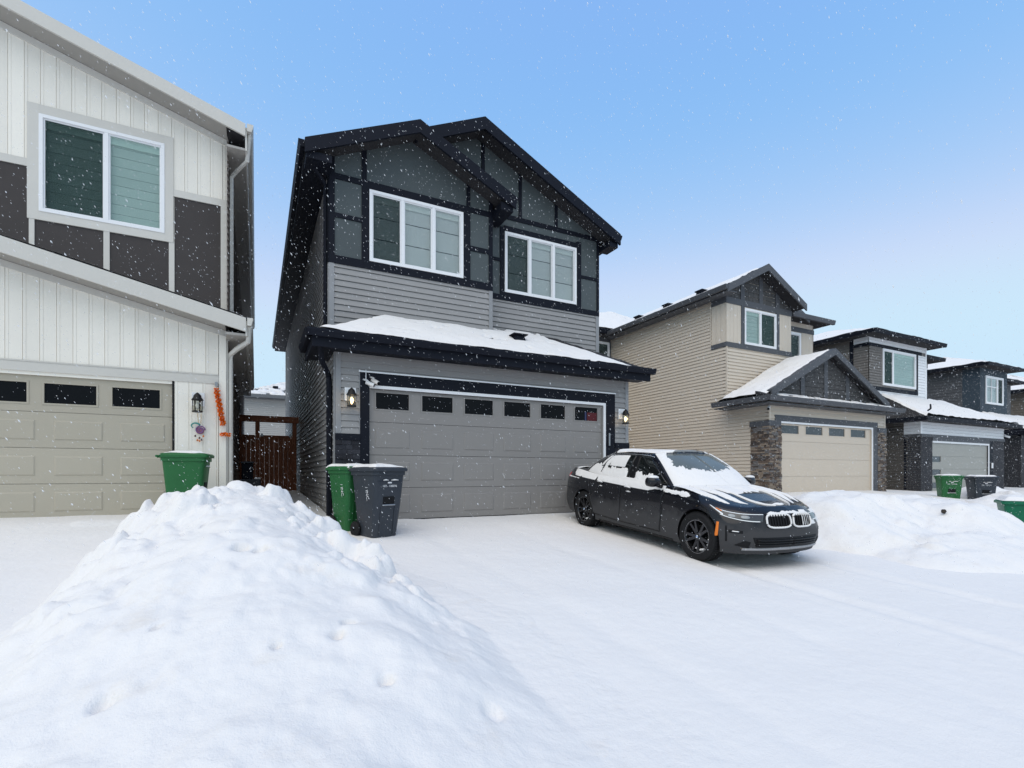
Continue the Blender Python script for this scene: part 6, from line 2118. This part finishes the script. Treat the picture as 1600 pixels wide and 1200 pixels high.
    patch('side_marker', BODY, AMBER, quad([(3.92, 1.25), (4.10, 1.20), (3.98, 2.05), (3.84, 2.05)]), T, 0.006, nu=5, nv=14)
    # kidney grille: dark throat, bright frame, vertical slats
    for s in (1, -1):
        u0, u1, v0, v1 = 0.07, 1.16, 1.92, 3.02
        kid = patch('grille', BODY, M_BLACK, lerp(u0, u1, v0, v1), T, 0.004, (s,), 20, 10)
        n = 48
        ring = []
        for k in range(n):
            t = 2 * math.pi * k / n
            cu, cv = math.copysign(abs(math.cos(t)) ** 0.55, math.cos(t)), math.copysign(abs(math.sin(t)) ** 0.55, math.sin(t))
            uu = (u0 + u1) / 2 + (u1 - u0) / 2 * cu * (1.0 - 0.06 * cv)
            vv = (v0 + v1) / 2 + (v1 - v0) / 2 * cv
            p = BODY.at(uu, vv)[0]
            ring.append((p[0] + 0.012, s * p[1], p[2]))
        ring.append(ring[0])
        MB().tube(ring, 0.0125, 8, False).build('grille_frame', SNOWR, kid, True)
        for k in range(8):
            uu = u0 + (u1 - u0) * (k + 0.9) / 8.8
            pts = [BODY.at(uu, vv)[0] for vv in np.linspace(v0 + 0.06, v1 - 0.06, 7)]
            MB().tube([(p[0] + 0.010, s * p[1], p[2]) for p in pts], 0.0085, 6).build('slat', TRIMB, kid, True)
            top = pts[-2:]
            MB().tube([(p[0] + 0.017, s * p[1], p[2] + 0.002) for p in top], 0.010, 6).build('slat_snow', SNOWR, kid, True)
    # lower intake with bars, corner slots and lip
    patch('air_intake', BODY, M_BLACK, quad([(0.0, 0.62), (1.62, 0.62), (1.80, 1.30), (0.0, 1.30)]), T, 0.003, nu=30, nv=8)
    for vv in (0.78, 0.95, 1.12):
        for s in (1, -1):
            MB().tube([(p[0] + 0.010, s * p[1], p[2]) for p in BODY.at(np.linspace(0, 1.62, 10), np.full(10, vv))], 0.010, 6).build('intake_bar', TRIMB, T, True)
    patch('corner_vent', BODY, M_BLACK, quad([(1.95, 0.55), (2.75, 0.75), (2.2, 1.10), (1.9, 1.0)]), T, 0.004, nu=10, nv=6)
    patch('front_lip', BODY, mat('lip_silver', (0.32, 0.32, 0.33), 0.4, 0.1), lerp(0, 2.3, 0.34, 0.50), T, 0.012, nu=30, nv=3)
    patch('fog_lamp', BODY, M_BLACK, lerp(2.30, 3.10, 1.52, 1.68), T, 0.004, nu=12, nv=4)
    patch('fog_lamp', BODY, CHROME, lerp(2.50, 2.90, 1.58, 1.63), T, 0.007, nu=10, nv=3)
    patch('air_curtain', BODY, M_BLACK, lerp(3.22, 3.36, 1.0, 1.9), T, 0.004, nu=4, nv=10)
    # wipers at the foot of the windscreen
    for y0 in (0.42, -0.18):
        pts = []
        for k in range(8):
            y = y0 - 0.52 * k / 7
            x = 1.075 - 0.10 * (abs(y) / 0.6) ** 2
            pts.append((x - 0.02, y, 1.012 - 0.05 * (abs(y) / 0.62) ** 2))
        MB().tube(pts, 0.012, 6).build('wiper', TRIMB, T, True)

    # ---- wheels
    def wheel(name_parent, x, s):
        w = MB().lathe([(0.225, -0.105), (0.245, -0.115), (0.300, -0.118), (0.322, -0.105), (0.331, -0.08), (0.331, 0.08), (0.322, 0.105), (0.300, 0.118), (0.245, 0.115), (0.225, 0.105)], 48, 'y', (0, 0, 0))
        tr = MB()
        for k in range(60):
            a = 2 * math.pi * k / 60
            for (ya, yb) in ((-0.09, -0.015), (0.015, 0.09)):
                a2 = a + (0.05 if ya > 0 else 0)
                c, s_ = math.cos(a2), math.sin(a2)
                t = 0.012
                A = [(c * 0.328 - s_ * t, ya, s_ * 0.328 + c * t), (c * 0.328 + s_ * t, ya, s_ * 0.328 - c * t), (c * 0.328 + s_ * t, yb, s_ * 0.328 - c * t), (c * 0.328 - s_ * t, yb, s_ * 0.328 + c * t)]
                B = [(p[0] * 1.028, p[1], p[2] * 1.028) for p in A]
                w.prism(A, B)
        wo = MB().lathe([(0.001, -0.06), (0.10, -0.06), (0.10, 0.02), (0.001, 0.02)], 24, 'y').build('wheel', TRIMB, T)
        ty = w.build('tyre', M_RUBBER, wo)
        smooth_angle(ty, 30)
        r = MB()
        r.lathe([(0.200, -0.10), (0.232, -0.105), (0.236, 0.095), (0.226, 0.102), (0.214, 0.100), (0.205, 0.085), (0.200, -0.10)], 48, 'y')
        for k in range(5):
            for d in (-0.17, 0.17):
                a0 = 2 * math.pi * k / 5 + math.pi / 2
                a1 = a0 + d * 1.35
                p0 = Vector((0.045 * math.cos(a0 + d * 0.9), 0.078, 0.045 * math.sin(a0 + d * 0.9)))
                p1 = Vector((0.214 * math.cos(a1), 0.090, 0.214 * math.sin(a1)))
                dr = (p1 - p0).normalized()
                sd = dr.cross(Vector((0, 1, 0))).normalized()
                w0, w1 = 0.020, 0.015
                A = [p0 - sd * w0, p0 + sd * w0, p1 + sd * w1, p1 - sd * w1]
                B = [q - Vector((0, 0.04, 0)) + (-sd if i in (0, 3) else sd) * 0.006 for i, q in enumerate(A)]
                r.prism([tuple(q) for q in B], [tuple(q) for q in A])
        r.lathe([(0.001, 0.088), (0.050, 0.088), (0.060, 0.078), (0.060, 0.03), (0.001, 0.03)], 24, 'y')
        ri = r.build('rim', RIM, wo)
        smooth_angle(ri, 35)
        MB().lathe([(0.222, 0.1035), (0.230, 0.1045), (0.234, 0.101)], 48, 'y').build('rim_lip', mat('machined_alloy', (0.45, 0.45, 0.46), 0.25, 0.05, metal=0.9), wo, True)
        MB().lathe([(0.001, 0.093), (0.028, 0.093), (0.032, 0.0885)], 20, 'y').build('centre_cap', TRIMB, wo, True)
        for q in range(4):
            mbq = MB()
            pts = [(0, 0.0942, 0)] + [(0.021 * math.cos(a), 0.0942, 0.021 * math.sin(a)) for a in np.linspace(q * math.pi / 2, (q + 1) * math.pi / 2, 6)]
            mbq.add(pts, [tuple(range(len(pts)))])
            mbq.build('cap_badge', DRL if q % 2 else mat('badge_blue', (0.05, 0.18, 0.45), 0.3, 0), wo)
        MB().lathe([(0.045, -0.03), (0.155, -0.03), (0.155, 0.0), (0.045, 0.0)], 32, 'y').build('brake_disc', mat('brake_iron', (0.10, 0.09, 0.085), 0.5, 0.3, 20, metal=0.5), wo)
        # snow packed into the lower half of the rim
        sn = MB()
        for k in range(7):
            a = -math.pi / 2 + (k - 3) * 0.33 + 0.06 * (k % 2)
            rr = 0.178 + 0.012 * math.sin(k * 2.3)
            c = (rr * math.cos(a), 0.052, rr * math.sin(a))
            rg = []
            for (f, yy) in ((0.25, 0.022), (1.0, 0.0), (1.0, -0.03)):
                rg.append([(c[0] + 0.026 * f * math.cos(t) * 1.0, c[1] + yy, c[2] + 0.020 * f * math.sin(t)) for t in [2 * math.pi * i / 8 for i in range(8)]])
            n0 = len(sn.v)
            sn.add([p for q in rg for p in q], [(i * 8 + k2, i * 8 + (k2 + 1) % 8, (i + 1) * 8 + (k2 + 1) % 8, (i + 1) * 8 + k2) for i in range(2) for k2 in range(8)] + [tuple(range(8))[::-1]])
        sn.build('packed_snow', SNOWR, wo, True)
        wo.location = (x, s * 0.80, 0.335)
        wo.rotation_euler = (0, (0.4 if x > 0 else 1.0) * 1.0, 0) if s > 0 else (0, 0.5, math.pi)
        return wo

    for x in (1.425, -1.425):
        for s in (1, -1):
            wheel(T, x, s)

    # ---- snow lying on the car
    nzf = lambda P, k, seed, o=4: fbm(P[..., 0] * k + 3, (P[..., 1] + P[..., 2]) * k, seed, o)
    # along the shoulder, below and over the lower half of the side glass
    patch('snow_patch', BODY, SNOWR, lerp(6.9, 12.4, 3.32, 4.0), T, 0.005, (1, -1), 150, 18,
          mask=lambda a, b, P: 0.55 * b + 0.22 - 0.9 * np.clip(0.14 - a, 0, 1) / 0.14 * (1 - b) - 0.55 * np.exp(-((a - 0.60) / 0.012) ** 2) * (b < 0.55) - 0.5 * (nzf(P, 6, 5) - 0.25) - 0.6 * np.clip(a - 0.93, 0, 1) / 0.07, relief=0.016)
    patch('snow_patch', HOUSE, SNOWR, lerp(3.45, 7.9, 0.0, 1.0), T, 0.006, (1, -1), 130, 26,
          mask=lambda a, b, P: 0.62 - b + 0.30 * (a - 0.35) - 0.9 * np.clip(0.12 - a, 0, 1) / 0.12 - 0.50 * (nzf(P, 8, 9) - 0.4) - 1.4 * (np.exp(-((a - 0.425) / 0.040) ** 4)) * (b > 0.16) - 0.9 * np.exp(-((a - 0.775) / 0.012) ** 2) * (b > 0.2), relief=0.014)
    patch('snow_patch', HOUSE, SNOWR, lerp(5.72, 7.3, 0.75, 1.66), T, 0.006, (1, -1), 70, 30,
          mask=lambda a, b, P: 0.16 + 0.30 * b - 0.55 * (nzf(P, 7, 19) - 0.25) - 0.9 * np.exp(-((a - 0.77) / 0.035) ** 2) - 0.6 * np.clip(a - 0.88, 0, 1) / 0.1, relief=0.008)
    # windscreen: thick at the foot and up both edges, open in the middle
    patch('snow_patch', HOUSE, SNOWR, lerp(0.0, 2.95, 0.0, 2.0), T, 0.006, (1, -1), 90, 60,
          mask=lambda a, b, P: np.maximum(0.56 + 0.10 * np.sin(5 * a) - b, 0) * 1.6 + 1.6 * np.clip(a - 0.62 + 0.22 * (nzf(P, 9, 21) - 0.5), -0.2, 1) + 0.9 * np.clip(b - 0.955, 0, 1) - 0.20 * (nzf(P, 4, 23) - 0.15) + 0.0, relief=0.022)
    # roof
    xs, sy = np.meshgrid(np.linspace(-1.15, 0.25, 70), np.linspace(-0.95, 0.95, 50))
    yr = np.interp(xs, [-1.18, -1.017, -0.84, -0.5, -0.15, 0.12, 0.2, 0.27], [0.38, 0.52, 0.585, 0.606, 0.606, 0.57, 0.49, 0.30])
    zr = np.interp(xs, [-1.18, -1.017, -0.84, -0.5, -0.15, 0.12, 0.27], [1.425, 1.387, 1.398, 1.42, 1.42, 1.41, 1.435])
    yy = sy * yr
    zz = zr + 0.030 * (1 - sy ** 2)
    T0 = 0.035 * (0.45 + 0.7 * fbm(xs * 3, yy * 3, 27, 3)) * sstep(1.0, 0.82, np.abs(sy))
    win = sstep(0.06, 0.10, xs) * sstep(0.245, 0.20, xs) * sstep(0.80, 0.70, np.abs(sy)) + 0.0
    T0 = T0 - 0.07 * win * sstep(0.35, 0.55, fbm(xs * 6, yy * 3, 29, 3) + 0.12)
    height_mesh('snow_patch', xs, yy, zz + T0, SNOWR, keep=T0 > 0.002).parent = T
    # hood: streaks along the slope, bare toward the nose
    cu = BODY.at(np.linspace(0.0, 6.9, 200), np.full(200, 4.0))
    xs_, ys_, zs_ = cu[:, 0][::-1], cu[:, 1][::-1], cu[:, 2][::-1]
    X, S_ = np.meshgrid(np.linspace(0.80, 1.985, 150), np.linspace(-0.97, 0.97, 160))
    yT = np.interp(X, xs_, ys_)
    zT = np.interp(X, xs_, zs_)
    Yh = S_ * yT
    Zh = hood_z(X, Yh, yT, zT)
    f = (X - 0.85) / 1.13
    # streak bands follow lines that run from the cowl to the nose
    lane = np.abs(S_)
    side = S_ < 0        # the side seen from the street's left
    m_ = 0.62 - 1.25 * f - 0.35 * (fbm(X * 2.2, Yh * 7, 35, 3) - 0.5)
    for (c, w_, ln) in [(0.88, 0.055, 0.58), (0.64, 0.075, 0.66), (0.42, 0.022, 0.88), (0.05, 0.03, 0.34)]:
        for sg in (1, -1):
            m_ = np.maximum(m_, (1 - ((S_ * sg - c) / w_) ** 2) * 0.5 - 2.5 * np.clip(f - ln + 0.08 * (fbm(X * 9, Yh * 9, 37, 2) - 0.5), 0, 1))
    for c in (0.53, 0.76):
        m_ = m_ - 0.9 * np.exp(-((lane - c) / 0.022) ** 2) * (f > 0.06)
    m_ = np.maximum(m_, 0.6 - 14 * np.abs(f - 0.93 + 0.05 * (fbm(X * 8, Yh * 8, 39, 2) - 0.5)) - 6 * np.abs(Yh - 0.0) + 0.6 * (fbm(X * 12, Yh * 12, 38, 2) - 0.4))
    m_ = np.maximum(m_, 1.2 * sstep(0.10, 0.0, f) - 0.02)
    m_ = m_ + 0.16 * (fbm(X * 14, Yh * 22, 79, 3) - 0.5) * (m_ > -0.018)
    T1 = np.where(m_ > 0, 0.004 + 0.020 * np.clip(m_ * 2.5, 0, 1), -1)
    height_mesh('snow_patch', X, Yh, Zh + np.maximum(T1, 0), SNOWR, keep=T1 > 0).parent = T
    # fender tops, nose over the grille, bumper ledge, trunk, mirrors and handles
    patch('snow_patch', BODY, SNOWR, lerp(5.45, 6.95, 3.35, 3.98), T, 0.004, (1, -1), 50, 20,
          mask=lambda a, b, P: 0.35 - 1.1 * np.abs(b - 0.45) - 0.5 * (nzf(P, 9, 45) - 0.45) - 0.8 * np.clip(0.12 - a, 0, 1) / 0.12, relief=0.012)
    patch('snow_patch', BODY, SNOWR, lerp(0.0, 1.3, 3.0, 3.75), T, 0.004, (1, -1), 40, 16,
          mask=lambda a, b, P: 0.40 - b * 0.7 - 0.7 * (nzf(P, 10, 47) - 0.35) - 0.3 * a, relief=0.016)
    patch('snow_patch', BODY, SNOWR, lerp(0.6, 2.6, 2.0, 3.4), T, 0.004, (1,), 50, 30,
          mask=lambda a, b, P: 0.30 - 0.9 * (nzf(P, 6, 59) - 0.25) + 0.1 * a, relief=0.012)
    patch('snow_patch', BODY, SNOWR, lerp(11.6, 12.9, 3.05, 3.22), T, 0.004, (1, -1), 40, 8,
          mask=lambda a, b, P: 0.35 - 0.6 * (nzf(P, 8, 51) - 0.3) - 1.2 * np.abs(b - 0.5), relief=0.012)
    xs, S2 = np.meshgrid(np.linspace(-2.30, -2.05, 40), np.linspace(-0.93, 0.93, 60))
    ct = BODY.at(np.linspace(12, 16, 100), np.full(100, 4.0))
    yT = np.interp(xs, ct[:, 0][::-1], ct[:, 1][::-1])
    zT = np.interp(xs, ct[:, 0][::-1], ct[:, 2][::-1])
    Tt = 0.020 * sstep(1.0, 0.7, np.abs(S2)) * (0.4 + fbm(xs * 5, S2 * 4, 53, 3)) * sstep(-2.30, -2.22, xs)
    height_mesh('snow_patch', xs, S2 * yT, hood_z(xs, S2 * yT, yT, zT) + Tt, SNOWR, keep=Tt > 0.003).parent = T
    patch('snow_patch', HOUSE, SNOWR, lerp(8.9, 11.0, 0.02, 1.95), T, 0.005, (1, -1), 50, 40,
          mask=lambda a, b, P: 0.45 - 0.35 * b - 0.4 * (nzf(P, 5, 61) - 0.3) - 0.6 * np.clip(0.1 - a, 0, 1) / 0.1, relief=0.014)
    for s in (1, -1):
        for xu in (8.30, 9.85):
            p = BODY.at(xu - 0.12, 3.22)[0]
            MB().tube([(p[0] + 0.075, s * (p[1] + 0.036), p[2] + 0.010), (p[0], s * (p[1] + 0.036), p[2] + 0.026), (p[0] - 0.085, s * (p[1] + 0.034), p[2] + 0.012)], [0.006, 0.017, 0.006], 8).build('handle_snow', SNOWR, T, True)
            MB().tube([(p[0] + 0.06, s * (p[1] + 0.010), p[2] - 0.060), (p[0], s * (p[1] + 0.012), p[2] - 0.055), (p[0] - 0.07, s * (p[1] + 0.010), p[2] - 0.058)], [0.005, 0.014, 0.005], 8).build('handle_snow', SNOWR, T, True)
        rg = []
        for (dz, k) in ((0.060, 1.0), (0.078, 0.92), (0.092, 0.6), (0.096, 0.15)):
            rg.append([(0.595 + 0.065 * k * math.cos(t), s * (0.985 + 0.092 * k * math.sin(t)), 1.005 + dz) for t in [2 * math.pi * i / 14 for i in range(14)]])
        loft(rg).build('mirror_snow', SNOWR, T, True)
    return T


BODY.rows[..., 0] = np.where(BODY.rows[..., 0] > 1.425, 1.425 + (BODY.rows[..., 0] - 1.425) * 0.885, BODY.rows[..., 0])
HOUSE.rows[..., 2] = np.where(HOUSE.rows[..., 2] > 1.1, 1.0 + (HOUSE.rows[..., 2] - 1.0) * 1.10, HOUSE.rows[..., 2])
for _r, _k in enumerate((1.15, 1.25, 1.36)):
    HOUSE.rows[_r, :, 0] = np.where(HOUSE.rows[_r, :, 0] < -0.5, -0.5 + (HOUSE.rows[_r, :, 0] + 0.5) * _k, HOUSE.rows[_r, :, 0])
CAR = car()
_c = Vector((6.23, 6.36))
_hd = math.atan2(-0.9987, -0.0517)
CAR.location = (6.27, 6.36, 0.415)
CAR.rotation_euler = (0, R(3.9), _hd)


# ================================================================== FALLING SNOW
def falling_snow(n=90000):
    rng = np.random.default_rng(21)
    X = rng.uniform(-6, 24, n)
    Y = rng.uniform(1.6, 12.5, n)
    Z = rng.uniform(0.3, 8.2, n)
    keep = (np.hypot(X, Y) > 3.6) & (Z < np.interp(X, [-6, 6, 9, 24], [7.6, 7.6, 5.0, 5.0]))
    X, Y, Z = X[keep], Y[keep], Z[keep]
    n = len(X)
    r = (0.0011 + 0.0030 * rng.random(n) ** 1.6) * (1 + 0.6 * (rng.random(n) > 0.95))
    ax = np.array([0.55, 0.1, -0.83])
    base = np.array([(1, 0, 0), (-1, 0, 0), (0, 1, 0), (0, -1, 0), (0, 0, 3.0), (0, 0, -3.0)], float)
    # clumped flakes: small irregular octahedra leaning with the wind
    vs = []
    fs = []
    a = np.cross(ax, (0, 1, 0))
    a /= np.linalg.norm(a)
    b = np.cross(ax, a)
    F = [(0, 2, 4), (2, 1, 4), (1, 3, 4), (3, 0, 4), (2, 0, 5), (1, 2, 5), (3, 1, 5), (0, 3, 5)]
    J = rng.uniform(0.6, 1.3, (n, 6, 1))
    L = base[None] * J * r[:, None, None]
    W = L[..., 0:1] * a + L[..., 1:2] * b + L[..., 2:3] * ax + np.stack([X, Y, Z], -1)[:, None, :]
    vs = W.reshape(-1, 3)
    fs = (np.array(F)[None] + (np.arange(n) * 6)[:, None, None]).reshape(-1, 3)
    me = bpy.data.meshes.new('falling_snow')
    me.from_pydata(vs.tolist(), [], fs.tolist())
    fm = mat('snowflake', (0.9, 0.9, 0.9), 0.8, 0)
    tn = fm.node_tree
    mxs = tn.nodes.new('ShaderNodeMixShader')
    mxs.inputs[0].default_value = 0.55
    trn = tn.nodes.new('ShaderNodeBsdfTransparent')
    tn.links.new(trn.outputs[0], mxs.inputs[1])
    tn.links.new(tn.nodes['Principled BSDF'].outputs[0], mxs.inputs[2])
    tn.links.new(mxs.outputs[0], tn.nodes['Material Output'].inputs['Surface'])
    me.materials.append(fm)
    o = bpy.data.objects.new('falling_snow', me)
    COL.objects.link(o)
    o['kind'] = 'stuff'
    o['label'] = 'white snowflakes drifting down in front of the houses'
    o['category'] = 'snow'
    return o


falling_snow()
